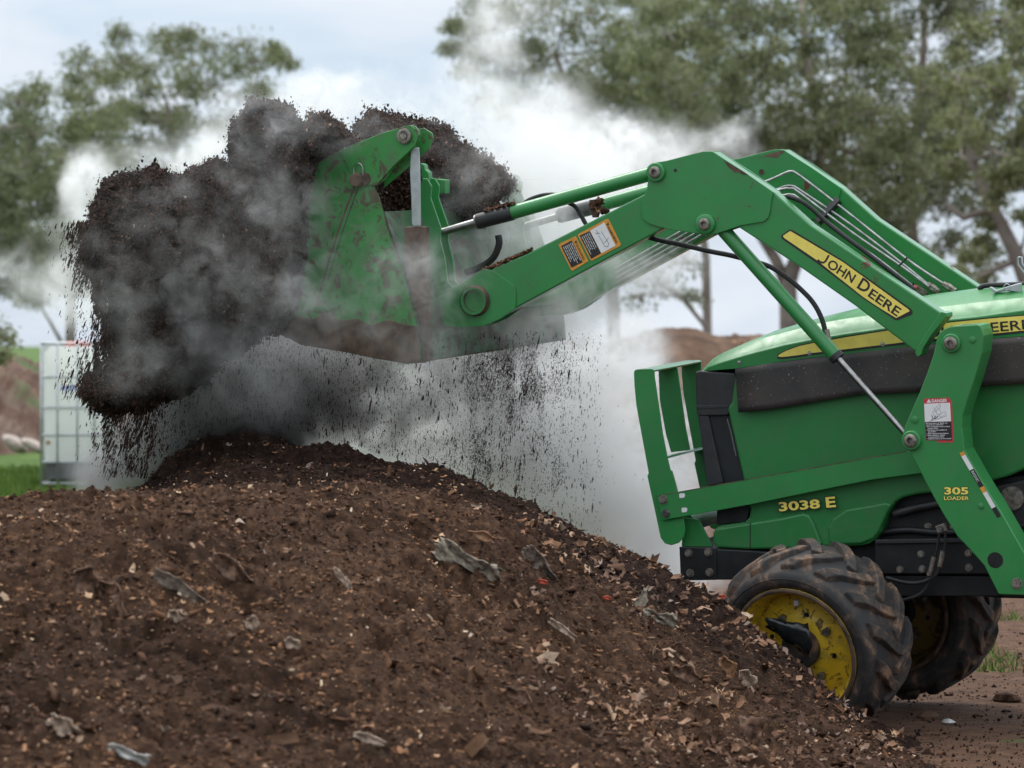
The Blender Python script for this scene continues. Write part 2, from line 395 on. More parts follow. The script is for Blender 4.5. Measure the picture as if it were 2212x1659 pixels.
g = raw_mesh('ground', np.stack([GX.ravel(), GY.ravel(), GZ.ravel()], 1), grid_faces(*GX.shape), ground_mat(), smooth=True)
tag(g, 'brown dirt yard turning to grass on the left', kind='structure')

# grass blades round the tank and tufts by the tractor
def blades(name, P, h, w, mat, lean=0.35):
    n = len(P); a = RNG.uniform(0, 2 * np.pi, n); hh = h * RNG.uniform(0.5, 1.3, n); ww = w * RNG.uniform(0.6, 1.3, n)
    d = np.stack([np.cos(a), np.sin(a), 0 * a], 1); la = RNG.uniform(0, 2 * np.pi, n); le = lean * RNG.uniform(0, 1, n) * hh
    L = np.stack([np.cos(la) * le, np.sin(la) * le, hh], 1)
    v = np.empty((n, 4, 3)); v[:, 0] = P - d * ww[:, None] / 2; v[:, 1] = P + d * ww[:, None] / 2
    v[:, 2] = P + L * 0.6 + d * ww[:, None] * 0.3 ; v[:, 3] = P + L
    f = np.arange(n)[:, None] * 4 + np.array([0, 1, 2, 3])
    return raw_mesh(name, v.reshape(-1, 3), f, mat)
grass_m = crumb_mat('grass', [(0.0, (0.055, 0.115, 0.02)), (0.6, (0.11, 0.20, 0.035)), (1.0, (0.20, 0.26, 0.08))], rough=0.6)
n = 60000; D = RNG.uniform(19, 38, n); px = RNG.uniform(-260, 560, n); x = (px - 1106) / FPX * D
keep = vnoise(np.stack([x * 1.6, D * 1.6, 0 * x], 1)) > 0.18; x, D = x[keep], D[keep]
lg = blades('grass', np.stack([x, D, ground_z(x, D) - 0.005], 1), 0.085, 0.012, grass_m)
tag(lg, 'bright green grass in front of the rubble bank', kind='stuff')
n = 9000; D = RNG.uniform(16, 24, n); px = RNG.uniform(1900, 2500, n); x = (px - 1106) / FPX * D
keep = vnoise(np.stack([x * 3.1 + 5, D * 1.1, 0 * x], 1)) > 0.72; x, D = x[keep], D[keep]
lg = blades('grass_tufts', np.stack([x, D, ground_z(x, D) - 0.005], 1), 0.05, 0.009, grass_m, 0.8)
tag(lg, 'sparse green tufts on the dirt behind the tractor', kind='stuff')

# ---------------------------------------------------------------- compost heap the bucket is dumping over
ctrl = []
def cp(px, py, D): ctrl.append(pix(px, py, D))
for a in [(-450, 1150, 10.2), (-150, 1112, 10.6), (0, 1090, 10.8), (0, 1125, 11.8), (0, 1215, 13.0), (-200, 1170, 12.0), (160, 1105, 12.0), (150, 1066, 11.0), (330, 1047, 11.2), (520, 1043, 11.5), (700, 1046, 11.8), (900, 1062, 12.0), (1100, 1110, 12.3),
          (420, 1068, 12.4), (600, 1066, 12.5),
          (150, 1130, 13.2), (260, 1095, 13.0), (350, 1075, 13.2), (100, 1180, 14.8), (200, 1120, 14.8), (260, 1085, 14.8), (300, 1052, 14.8), (350, 996, 14.8), (430, 934, 15.0), (485, 893, 15.1), (530, 862, 15.2), (565, 880, 15.2), (600, 926, 15.1), (660, 974, 15.0), (720, 950, 14.7), (760, 955, 14.6), (840, 982, 14.4), (930, 996, 14.2),
          (1010, 1028, 14.1), (1080, 1053, 14.0), (1160, 1092, 13.9), (1250, 1138, 13.8), (1350, 1193, 13.7), (1450, 1241, 13.6), (1540, 1280, 13.5), (1620, 1330, 13.42), (1700, 1396, 13.36), (1780, 1465, 13.3), (1850, 1531, 13.25), (1950, 1598, 13.2),
          (600, 1000, 14.2), (660, 1020, 14.3), (760, 1015, 13.7), (840, 1050, 13.4), (930, 1062, 13.3), (1080, 1115, 13.1), (1250, 1195, 12.9), (1450, 1290, 12.9), (720, 1050, 13.0),
          (0, 1659, 8.7), (500, 1659, 8.9), (1000, 1659, 9.4), (1500, 1659, 10.4), (1850, 1659, 11.6), (0, 1350, 9.8), (500, 1340, 10.0), (1000, 1360, 10.8), (1300, 1430, 11.4), (1600, 1520, 11.9), (1800, 1590, 12.3), (2050, 1655, 12.6)]:
    cp(*a)
for a in [(350, 16.1), (430, 16.3), (530, 16.6), (660, 16.5), (760, 16.2), (930, 15.8), (1080, 15.4), (1250, 15.0), (1450, 14.5)]:
    x_, y_, _ = pix(a[0], 700, a[1]); ctrl.append((x_, y_, 0.12))
for x_, y_ in [(-1.8, 17.3), (-0.6, 17.6), (0.4, 16.4), (0.9, 15.2), (1.15, 14.35), (1.45, 13.95), (1.9, 13.0), (2.2, 12.0), (2.6, 10.5), (2.6, 8.0), (-3.2, 14), (-3.9, 11.5), (-3.6, 8), (0, 5.4), (2, 6), (-2, 5.4), (1.9, 13.9)]:
    ctrl.append((x_, y_, -0.06))
C_ = np.array(ctrl)
def tps_fit(P, z, lam=1e-4):
    n = len(P); d = np.linalg.norm(P[:, None] - P[None], axis=2); K = np.where(d > 0, d * d * np.log(d + 1e-12), 0) + lam * np.eye(n)
    A = np.zeros((n + 3, n + 3)); A[:n, :n] = K; A[:n, n] = 1; A[:n, n + 1:] = P; A[n, :n] = 1; A[n + 1:, :n] = P.T
    return np.linalg.solve(A, np.concatenate([z, np.zeros(3)]))
TW = tps_fit(C_[:, :2], C_[:, 2])
def heap_base(x, y):
    sh = x.shape; x = x.ravel(); y = y.ravel(); out = np.empty_like(x); n = len(C_)
    for s in range(0, len(x), 40000):
        X = np.stack([x[s:s + 40000], y[s:s + 40000]], 1); d = np.linalg.norm(X[:, None] - C_[None, :, :2], axis=2)
        out[s:s + 40000] = np.where(d > 0, d * d * np.log(d + 1e-12), 0) @ TW[:n] + TW[n] + X @ TW[n + 1:]
    return out.reshape(sh)
def heap_z(x, y, detail=True):
    z = heap_base(x, y); sh = z.shape
    # nothing beyond the heap's foot
    edge = np.minimum.reduce([(x + 4.2) / 0.8, (2.7 - x) / 0.8, (y - 4.9) / 0.8, (17.9 - y) / 0.8]); z = np.where(edge < 1, z * np.clip(edge, 0, 1) - 0.08 * (1 - np.clip(edge, 0, 1)), z)
    z = np.clip(z, -0.1, 1.6)
    if detail:
        p = np.stack([x.ravel(), y.ravel(), z.ravel()], 1)
        q = p + 0.05 * np.stack([fbm(p * 9 + 2, 2), fbm(p * 9 + 12, 2), 0 * x.ravel()], 1)
        a = 0.085 * fbm(p * 4, 3, 0.5) + 0.075 * fbm(q * np.array([13, 17, 17]) + 9, 3, 0.6)
        r = fbm(q * np.array([38, 52, 52]) + 3, 3, 0.7); a = a + 0.05 * r
        c = np.clip(vnoise(q * 21 + 40) - 0.62, 0, 1) * 0.05 - np.clip(0.34 - vnoise(q * 13 + 70), 0, 1) * 0.30
        z = z + (a + c).reshape(sh) - 0.030
    return z
hx = np.arange(-2.3, 2.72, 0.0125); hx = np.concatenate([np.linspace(-4.3, -2.35, 30), hx]); hy = np.concatenate([np.linspace(4.8, 7.9, 40), np.arange(7.95, 15.6, 0.0155), np.linspace(15.65, 17.9, 60)])
HX, HY = np.meshgrid(hx, hy); HZ = heap_z(HX, HY)
hp = raw_mesh('compost_heap', np.stack([HX.ravel(), HY.ravel(), HZ.ravel()], 1), grid_faces(*HX.shape), M['heap'], smooth=True)
tag(hp, 'large dark brown heap of damp compost filling the foreground', 'compost heap')

def heap_pts(n, pxr=(-60, 2260), Dr=(8.2, 15.9), bias=1.0):
    D = Dr[0] + (Dr[1] - Dr[0]) * RNG.uniform(0, 1, n) ** bias; px = RNG.uniform(*pxr, n); x = (px - 1106) / FPX * D
    z = heap_z(x, D); ok = z > 0.0; return np.stack([x, D, z], 1)[ok]
def crumbs(name, P, size, mat, stretch=None, sdir=None, parent=None, flat=1.0):
    """irregular octahedral crumbs at P; stretch elongates along sdir"""
    n = len(P); base = np.array([[1, 0, 0], [-1, 0, 0], [0, 1, 0], [0, -1, 0], [0, 0, 1], [0, 0, -1]], float)
    if stretch is not None: stretch = np.minimum(stretch, 7.0)
    size = np.minimum(size, 0.016)
    v = base[None] * RNG.uniform(0.45, 1.25, (n, 6, 1)) + RNG.normal(0, 0.18, (n, 6, 3)); v[:, :, 2] *= flat
    q = RNG.normal(size=(n, 4)); q /= np.linalg.norm(q, axis=1)[:, None]; w, a, b, c = q.T
    Rm = np.stack([1 - 2 * (b * b + c * c), 2 * (a * b - w * c), 2 * (a * c + w * b), 2 * (a * b + w * c), 1 - 2 * (a * a + c * c), 2 * (b * c - w * a), 2 * (a * c - w * b), 2 * (b * c + w * a), 1 - 2 * (a * a + b * b)], 1).reshape(n, 3, 3)
    v = np.einsum('nij,nkj->nki', Rm, v) * np.asarray(size).reshape(-1, 1, 1)
    if stretch is not None:
        s = np.asarray(sdir, float); s = np.broadcast_to(s, (n, 3)); s = s / np.linalg.norm(s, axis=1)[:, None]
        al = np.einsum('nki,ni->nk', v, s); v = v + (np.asarray(stretch).reshape(-1, 1) - 1)[:, :, None] * al[:, :, None] * s[:, None, :]
    v = v + P[:, None]
    F = np.array([[0, 2, 4], [2, 1, 4], [1, 3, 4], [3, 0, 4], [2, 0, 5], [1, 2, 5], [3, 1, 5], [0, 3, 5]])
    f = (np.arange(n)[:, None, None] * 6 + F[None]).reshape(-1, 3)
    return raw_mesh(name, v.reshape(-1, 3), f, mat, parent)
P = heap_pts(160000); sz = 0.0028 * np.exp(RNG.normal(0, 0.55, len(P))); sz = np.clip(sz, 0.0015, 0.014)
el = 1 + RNG.exponential(0.8, len(P)); sd_ = RNG.normal(size=(len(P), 3)); sd_[:, 2] *= 0.4; sd_[:, 0] *= 1.8
o = crumbs('compost_crumbs', P + [0, 0, 0.001], sz, M['crumb'], el, sd_); tag(o, 'loose dark crumbs of compost over the heap', kind='stuff')

def flakes(name, P, size, mat, curl=0.4):
    """thin curled flakes, 3 x 3 vertices each, with real thickness from the curl"""
    n = len(P); g = np.array([[i, j] for j in (-1, 0, 1) for i in (-1, 0, 1)], float)
    v = np.zeros((n, 9, 3)); v[:, :, :2] = g[None] * RNG.uniform(0.5, 1.2, (n, 9, 1)); v[:, :, 0] *= RNG.uniform(0.7, 1.7, (n, 1)); v[:, :, 1] *= RNG.uniform(0.3, 0.8, (n, 1))
    v[:, :, 2] = curl * (g[None, :, 0] ** 2 * RNG.normal(0, 1, (n, 1)) + g[None, :, 1] ** 2 * RNG.normal(0, 0.6, (n, 1))) + RNG.normal(0, 0.12, (n, 9))
    a = RNG.uniform(0, 2 * np.pi, n); t = RNG.normal(0, 0.5, n) + 0.35; ca, sa = np.cos(a), np.sin(a)
    x, y, z = v[..., 0], v[..., 1], v[..., 2]
    x, y = x * ca[:, None] - y * sa[:, None], x * sa[:, None] + y * ca[:, None]
    ct, s_ = np.cos(t)[:, None], np.sin(t)[:, None]; y, z = y * ct - z * s_, y * s_ + z * ct
    v = np.stack([x, y, z], 2) * np.asarray(size).reshape(-1, 1, 1) + P[:, None]
    F = np.array([[0, 1, 4, 3], [1, 2, 5, 4], [3, 4, 7, 6], [4, 5, 8, 7]])
    f = (np.arange(n)[:, None, None] * 9 + F[None]).reshape(-1, 4)
    return raw_mesh(name, v.reshape(-1, 3), f, mat)
P = heap_pts(9500); w_ = vnoise(P * 2.5 + 3) > 0.46; P = P[w_]
o = flakes('wood_chips', P + [0, 0, 0.008], np.clip(0.0046 * np.exp(RNG.normal(0, 0.55, len(P))), 0, 0.013), M['chips']); tag(o, 'pale wood chips and bark flakes strewn over the heap', kind='stuff')
P = heap_pts(420); P = P[P[:, 1] < 14.2]
o = flakes('leaf_litter', P + [0, 0, 0.012], 0.014 * np.exp(RNG.normal(0, 0.35, len(P))), crumb_mat('dry_leaves', [(0, (0.07, 0.038, 0.022)), (0.7, (0.17, 0.10, 0.06)), (1, (0.36, 0.30, 0.24))]), 0.6)
tag(o, 'brown dead leaves strewn over the heap', kind='stuff')

P = heap_pts(1500, (1120, 1950), (10.4, 13.6)); P = P[vnoise(P * 3.1 + 8) > 0.42]
o = flakes('leaf_fragments', P + [0, 0, 0.012], np.clip(0.0115 * np.exp(RNG.normal(0, 0.4, len(P))), 0, 0.024), crumb_mat('tan_leaf_fragments', [(0, (0.10, 0.055, 0.035)), (0.6, (0.24, 0.14, 0.09)), (1, (0.42, 0.32, 0.24))]), 0.7)
tag(o, 'tan leaf fragments gathered on the slope beside the front wheel', kind='stuff')
# the larger scraps one can point at: (name, category, px, py, length px, width px, angle deg, material, label)
def heap_hit(px, py):
    Ds = np.arange(8.0, 16.5, 0.01); x = (px - 1106) / FPX * Ds; z = heap_z(x, Ds); zr = CZ - (py - HPX) / FPX * Ds
    k = np.argmax(z >= zr); return float(x[k]), float(Ds[k]), float(z[k])
def scrap(name, cat, px, py, L, W, ang, mat, label, curl=0.35, kind='leaf', group=None):
    x, D, z = heap_hit(px, py); s = D / FPX; L *= s; W *= s; a = R(ang); rr = random.Random(int(px * 7 + py))
    nx, nz = 17, 9; vs = []; 
    for j in range(nz):
        for i in range(nx):
            u = i / (nx - 1) * 2 - 1; v = j / (nz - 1) * 2 - 1
            if kind == 'leaf': wdt = (1 - abs(u) ** 2.2) * 0.8 + 0.14 + 0.22 * math.sin(5.3 * u + px * 0.7 + (1.5 if v > 0 else 0))
            elif kind == 'strip': wdt = 0.75 + 0.25 * math.sin(3 * u + px)
            else: wdt = 0.8 + 0.25 * math.sin(4.3 * u + px) 
            uu = u * L / 2 * (1 + 0.10 * rr.uniform(-1, 1)); vv = v * W / 2 * wdt * (1 + 0.12 * rr.uniform(-1, 1))
            h = curl * W * (0.7 * v * v + 0.35 * math.sin(3.1 * u + 2 * v + px) + 0.14 * math.sin(9 * u + 4 * v + py)) + rr.uniform(-1, 1) * 0.09 * W
            if kind == 'rag': h += 0.22 * W * math.sin(7 * u + 5 * v) 
            vs.append(Vector((uu * math.cos(a) + vv * math.sin(a), -h * 0.8 - 0.25 * vv, -uu * math.sin(a) + vv * math.cos(a))))
    b = MB(); b.add(vs, [(j * nx + i, j * nx + i + 1, (j + 1) * nx + i + 1, (j + 1) * nx + i) for j in range(nz - 1) for i in range(nx - 1)])
    o = b.build(name, mat, fix=False, smooth=True); o.location = (x, D - 0.02, z + 0.012)
    sm = o.modifiers.new('thickness', 'SOLIDIFY'); sm.thickness = 0.003
    return tag(o, label, cat, group)
LS, BK, PA, BO = M['leaf_scrap'], M['bark'], M['paper'], M['bone']
scrap('dry_leaf', 'leaf', 192, 1268, 70, 62, 40, LS, 'broad curled brown leaf at the left of the heap', 0.5)
scrap('dry_leaf', 'leaf', 240, 1285, 56, 40, 25, LS, 'smaller tan leaf leaning on the broad curled leaf', 0.6)
scrap('bark_strip', 'bark', 392, 1283, 135, 34, 32, BK, 'long grey strip of bark lying across the left slope', 0.3, 'strip')
scrap('bark_strip', 'bark', 505, 1245, 105, 40, 38, M['leaf_scrap'], 'hollow brown bark curl right of the long grey strip', 0.8, 'strip')
scrap('dry_leaf', 'leaf', 210, 1370, 60, 26, 80, LS, 'thin upright dead leaf below the broad curled leaf', 0.3)
scrap('bark_piece', 'bark', 262, 1330, 50, 22, 70, LS, 'small torn bark piece right below the tan leaf', 0.3, 'strip')
scrap('rag', 'rag', 1010, 1222, 150, 44, 28, PA, 'crumpled grey green rag on the middle slope', 0.4, 'rag')
scrap('dry_leaf', 'leaf', 920, 987, 40, 18, 10, BO, 'pale dead leaf standing on the crest of the heap', 0.6)
scrap('dry_leaf', 'leaf', 742, 1262, 60, 14, 50, BO, 'thin pale leaf stalk in the middle of the slope', 0.3)
scrap('wood_stick', 'stick', 1215, 1368, 66, 15, 35, BO, 'short pale stick on the slope below the rag', 0.5, 'strip')
scrap('torn_leaf', 'leaf', 1384, 1316, 62, 22, 110, PA, 'pointed grey torn leaf standing up near the wheel', 0.2)
scrap('torn_leaf', 'leaf', 1425, 1350, 70, 32, 10, PA, 'flat grey torn leaf beside the pointed one', 0.3, 'rag')
scrap('dry_leaf', 'leaf', 1468, 1418, 50, 44, 40, LS, 'reddish brown leaf on the slope left of the wheel', 0.3)
scrap('dry_leaf', 'leaf', 1480, 1462, 62, 36, 20, LS, 'lighter leaf just under the reddish brown leaf', 0.5)
scrap('dry_leaf', 'leaf', 1570, 1455, 50, 34, 60, M['chips'], 'curled pinkish leaf right of the lighter leaf', 0.5)
scrap('dry_leaf', 'leaf', 1612, 1475, 44, 36, 50, M['bone'], 'folded pale tan leaf close below the front wheel', 0.5)
scrap('bark_piece', 'bark', 1625, 1600, 88, 52, 84, LS, 'thick ribbed brown bark piece at the bottom near the wheel', 0.4, 'strip')
scrap('bark_piece', 'bark', 1120, 1510, 60, 30, 25, LS, 'small bark flake low in the middle of the heap', 0.5)
scrap('root_clump', 'root', 140, 1580, 70, 40, 35, BO, 'pale knotted root at the bottom left', 0.7, 'rag')
scrap('root_clump', 'root', 280, 1645, 90, 24, 20, M['foil'], 'whitish twisted scrap at the bottom edge on the left', 0.7, 'rag')
scrap('root_clump', 'root', 385, 1345, 40, 26, 15, BO, 'tan ring shaped scrap below the bark strip', 0.7, 'rag')
scrap('bone_chip', 'chip', 547, 1357, 26, 34, 10, BO, 'pale triangular chip in the left half of the slope', 0.4)
scrap('bone_chip', 'chip', 633, 1410, 34, 24, 20, BO, 'pale rounded chip below the triangular chip', 0.4)
scrap('bone_chip', 'chip', 800, 1605, 70, 20, 18, BO, 'long pale chip at the bottom centre', 0.4, 'strip')
scrap('red_scrap', 'scrap', 1172, 1272, 20, 9, 15, M['redscrap'], 'tiny orange red scrap under the rag', 0.3)
scrap('red_scrap', 'scrap', 1310, 1302, 18, 7, 5, M['redscrap'], 'tiny red scrap near the pointed torn leaf', 0.3)
scrap('red_scrap', 'scrap', 1560, 1298, 14, 9, 5, M['redscrap'], 'tiny red scrap beside the front tyre', 0.3)
scrap('plastic_film', 'film', 300, 1000, 90, 34, -40, M['foil'], 'crinkled silvery film on the far left flank of the heap', 0.5, 'rag')
scrap('plastic_film', 'film', 640, 958, 34, 14, 20, M['foil'], 'small silvery film in the notch between the two crests', 0.5, 'rag')
scrap('bark_piece', 'bark', 1165, 1225, 90, 36, 50, BK, 'curled dark bark piece right of the rag', 0.6, 'strip')
scrap('dry_leaf', 'leaf', 1040, 1168, 60, 20, 12, M['chips'], 'pinkish leaf above the rag', 0.4)
# lumps on the ground right of the heap
def lump(px, py, D, r, mat, label, name='soil_clod'):
    x, y, z = pix(px, py, D); v = RNG.normal(size=(1, 3)); b = MB(); b.lathe((0, 0, 0), (0, 0, 1), [(-0.3 * r, 0), (-0.3 * r, .8 * r), (0, r), (0.5 * r, 0.7 * r), (0.75 * r, 0)], 16)
    q = np.array(b.v); q = q * (1 + 0.8 * fbm(q / r * 1.7 + px, 3)[:, None]); b.v = [tuple(t) for t in q]
    o = b.build(name, mat, fix=False); o.location = (x, y, float(ground_z(np.array([x]), np.array([y]))[0]) + 0.2 * r); o.scale = (1.35, 1, 1)
    tag(o, label, 'clod')
lump(2005, 1535, 14.3, 0.035, M['far_heap'], 'light brown clod just behind the front wheel')
lump(2175, 1500, 14.9, 0.045, M['heap'], 'dark clod on the dirt at the right edge')
lump(2048, 1545, 14.1, 0.02, M['foil'], 'tiny pale lump beside the light brown clod')
def crumb_ground():
    n = 5000; D = RNG.uniform(12.2, 20, n); px = RNG.uniform(1700, 2350, n); x = (px - 1106) / FPX * D; z = ground_z(x, D)
    o = crumbs('dirt_crumbs', np.stack([x, D, z], 1), 0.0038 * np.exp(RNG.normal(0, 0.6, n)), M['crumb']); tag(o, 'loose dirt on the yard under the tractor', kind='stuff')
crumb_ground()

# ---------------------------------------------------------------- far bank, rocks, distant heap
def mound(name, pts, thick, mat, label, cat=None, kind=None, amp=0.25, nseg=220, nrow=40, sc=1.2):
    """a ridge: pts are (px, py, D) along its top; falls to the ground on both sides"""
    T = np.array([pix(*p) for p in pts]); s = np.linspace(0, 1, nseg); k = np.linspace(0, 1, len(T))
    X = np.interp(s, k, T[:, 0]); Y = np.interp(s, k, T[:, 1]); Z = np.interp(s, k, T[:, 2])
    r = np.linspace(-1, 1, nrow); prof = np.clip(np.cos(r * np.pi / 2), 0, 1) ** 0.9
    XX = np.repeat(X[None], nrow, 0); YY = Y[None] + r[:, None] * thick; gz = ground_z(XX, YY) - 0.15
    end = np.clip(np.minimum(s, 1 - s) * 12, 0, 1) ** 0.6
    ZZ = gz + (Z[None] - gz) * prof[:, None] * end[None]
    p = np.stack([XX.ravel(), YY.ravel(), ZZ.ravel()], 1)
    ZZ = ZZ + (amp * fbm(p * sc, 5, 0.6).reshape(XX.shape)) * np.clip(prof[:, None] * 2, 0, 1)
    o = raw_mesh(name, np.stack([XX.ravel(), YY.ravel(), ZZ.ravel()], 1), grid_faces(nrow, nseg), mat, smooth=True)
    return tag(o, label, cat, kind=kind)
def bank_mat():
    m, nt, b = new_mat('rubble_bank')
    n = noise(nt, 2.2, 7, 0.65); c = ramp(nt, n.outputs['Fac'], [(0.36, (0.10, 0.052, 0.033)), (0.5, (0.16, 0.085, 0.055)), (0.62, (0.24, 0.16, 0.12))]).outputs['Color']
    n2 = noise(nt, 1.1, 6, 0.65); f = ramp(nt, n2.outputs['Fac'], [(0.57, (0, 0, 0)), (0.66, (0.9, 0.9, 0.9))]).outputs['Color']
    nt.links.new(mixc(nt, f, c, (0.07, 0.13, 0.03)), b.inputs['Base Color']); b.inputs['Roughness'].default_value = 0.95
    bump(nt, b, noise(nt, 12, 6, 0.7).outputs['Fac'], 1.0, 0.06); return m
bank = mound('earth_bank', [(-900, 730, 46), (-300, 735, 45), (-60, 755, 45), (40, 775, 45), (130, 800, 46), (260, 805, 47), (420, 808, 48), (640, 800, 50), (900, 805, 52)], 4.0, bank_mat(), 'brown bank of rubble with green weeds at the left edge', kind='structure', amp=0.55, sc=1.5)
P_ = []
for i in range(500):
    px = random.uniform(-300, 500); D = random.uniform(41, 46)
    P_.append(pix(px, 700, D))
def rock(px, py, D, L, H, ang, label):
    x, y, z = pix(px, py, D); s = D / FPX; b = MB()
    b.lathe((0, 0, 0), (0, 1, 0), [(-0.5, 0), (-0.45, .6), (-0.1, 1), (0.3, .95), (0.5, .4), (0.5, 0)], 14)
    q = np.array(b.v) * np.array([L * s / 2, 0.4, H * s / 2]); q = q * (1 + 0.35 * fbm(q * 2.5 + px, 2)[:, None]); ca, sa = math.cos(R(ang)), math.sin(R(ang))
    b.v = [(ca * t[0] + sa * t[2], t[1], -sa * t[0] + ca * t[2]) for t in q]
    o = b.build('concrete_slab', simple('pale_rubble', (0.33, 0.27, 0.23), 0.9, vary=0.25, scale=4, bmp=0.5), fix=False); o.location = (x, y, z)
    tag(o, label, 'rubble')
rock(32, 958, 38.5, 66, 30, 32, 'tan slab leaning at the foot of the bank by the left edge')
rock(72, 962, 38.2, 66, 26, 26, 'pale slab between the tan slab and the white tank')
mound('distant_heap', [(1180, 800, 42), (1300, 768, 42), (1350, 734, 42), (1410, 720, 42), (1490, 710, 42), (1560, 722, 42), (1640, 726, 43), (1760, 746, 44), (1900, 756, 45)], 4.0, M['far_heap'], 'pale brown heap far behind the front guard of the tractor', 'compost heap', amp=0.35, sc=1.6)
# debris on the distant heap
P = []
for i in range(700):
    px = random.uniform(1200, 1800); D = random.uniform(38.6, 41.9); k = (D - 38) / 4.0
    t = pix(px, 735 + (1 - k) ** 1.6 * 260, D); P.append(t)
o = flakes('pale_debris', np.array(P), 0.045 * np.exp(RNG.normal(0, 0.4, len(P))), M['chips']); tag(o, 'pale scraps over the distant heap', kind='stuff')

# ---------------------------------------------------------------- the white tank in its cage
def tank():
    D = 33.0; s = D / FPX
    x0, _, zt = pix(94, 748, D); x1 = pix(220, 748, D)[0]; zb = pix(0, 997, D)[2]; w = x1 - x0; dp = 1.0; cx = (x0 + x1) / 2
    gz = float(ground_z(np.array([cx]), np.array([D]))[0])
    root = empty('liquid_tank', (cx, D + dp / 2, gz), 'white plastic liquid tank with red lid in a grey cage, standing on the grass', 'tank')
    zt -= gz; zb -= gz
    white = simple('translucent_white_plastic', (0.80, 0.81, 0.79), 0.45, vary=0.06, scale=3)
    nt = white.node_tree; tr = nt.nodes.new('ShaderNodeBsdfTranslucent'); tr.inputs['Color'].default_value = (0.9, 0.91, 0.88, 1); mx = nt.nodes.new('ShaderNodeMixShader'); mx.inputs[0].default_value = 0.7
    nt.links.new(nt.nodes['Principled BSDF'].outputs[0], mx.inputs[1]); nt.links.new(tr.outputs[0], mx.inputs[2]); nt.links.new(mx.outputs[0], nt.nodes['Material Output'].inputs['Surface'])
    b = MB(); r = 0.10; pr = []
    for cxs, czs, a0 in ((w / 2 - r, zt - r, 0), (-(w / 2 - r), zt - r, 90)):
        for k in range(7): a = R(a0 + 15 * k); pr.append((cxs + r * math.cos(a), czs + r * math.sin(a)))
    pr += [(-w / 2, zb), (w / 2, zb)]
    b.prism(pr, -dp / 2, dp / 2); b.build('bottle', white, root, bevel=0.03, smooth=False)
    b = MB(); b.lathe((0, -0.08, zt), (0, 0, 1), [(-0.01, 0.13), (0.03, 0.13), (0.04, 0.115), (0.045, 0)], 24); b.lathe((0, -0.08, zt), (0, 0, 1), [(-0.05, 0.10), (0.0, 0.10)], 24)
    b.build('lid', simple('red_lid', (0.62, 0.06, 0.05), 0.45), root)
    f = MB(); rad = 0.011; e = 0.02
    X0, X1, Y0, Y1 = -w / 2 - e, w / 2 + e, -dp / 2 - e, dp / 2 + e
    def zpy(py): return pix(0, py, D)[2] - gz
    for py in (742, 815, 881, 940, 998, 1044):
        z = zpy(py); f.tube([(X0, Y0, z), (X1, Y0, z), (X1, Y1, z), (X0, Y1, z), (X0, Y0, z)], rad, 6)
    for px in (125, 168, 205):
        x = pix(px, 0, D)[0] - cx
        f.tube([(x, Y0 - 0.012, zpy(742)), (x, Y0 - 0.012, 0.03)], rad * 0.9, 6)
    for x, y in ((X0, Y0), (X1, Y0), (X1, Y1), (X0, Y1)): f.tube([(x, y, zpy(742)), (x, y, 0.03)], rad, 6)
    for yy in np.linspace(Y0, Y1, 6)[1:-1]:
        for x in (X0, X1): f.tube([(x, yy, zpy(742)), (x, yy, 0.03)], rad * 0.9, 6)
    f.build('cage', M['tin'], root, smooth=True)
    b = MB(); b.box((0, 0, zb / 2 + 0.06), (w - 0.03, dp - 0.04, zb - 0.10)); b.build('base', simple('dark_grey_base', (0.10, 0.10, 0.10), 0.7), root, bevel=0.01)
    b = MB(); b.box((pix(149, 0, D)[0] - cx, -dp / 2 - 0.004, zpy(838)), (0.15, 0.006, 0.045)); b.build('blue_sticker', simple('faded_blue_sticker', (0.36, 0.40, 0.62), 0.5), root)
    b = MB(); b.lathe((pix(106, 0, D)[0] - cx, -dp / 2, zpy(956)), (0, -1, 0), [(0, 0.016), (0.06, 0.016), (0.06, 0.022), (0.08, 0.022), (0.08, 0)], 12); b.build('spigot', simple('brass', (0.4, 0.28, 0.15), 0.4, 0.6), root)
tank()

# ---------------------------------------------------------------- trees
def leaf_mat(name, a, b_, c):
    m, nt, b = new_mat(name)
    g = nt.nodes.new('ShaderNodeNewGeometry'); r = ramp(nt, g.outputs['Random Per Island'], [(0, a), (0.55, b_), (1, c)])
    nt.links.new(r.outputs['Color'], b.inputs['Base Color']); b.inputs['Roughness'].default_value = 0.55
    b.inputs['Specular IOR Level'].default_value = 0.4
    tr = nt.nodes.new('ShaderNodeBsdfTranslucent'); nt.links.new(r.outputs['Color'], tr.inputs['Color'])
    mx = nt.nodes.new('ShaderNodeMixShader'); mx.inputs[0].default_value = 0.5
    out = nt.nodes['Material Output']; nt.links.new(b.outputs[0], mx.inputs[1]); nt.links.new(tr.outputs[0], mx.inputs[2]); nt.links.new(mx.outputs[0], out.inputs['Surface'])
    return m
LEAF = [leaf_mat('gum_leaves', (0.10, 0.125, 0.055), (0.20, 0.225, 0.11), (0.32, 0.33, 0.19)),
        leaf_mat('dark_gum_leaves', (0.08, 0.10, 0.052), (0.16, 0.18, 0.095), (0.26, 0.275, 0.16)),
        leaf_mat('yellowish_gum_leaves', (0.11, 0.13, 0.055), (0.21, 0.23, 0.10), (0.32, 0.33, 0.18))]
BARK = simple('gum_bark', (0.20, 0.165, 0.14), 0.85, vary=0.35, scale=2.5, bmp=0.5)
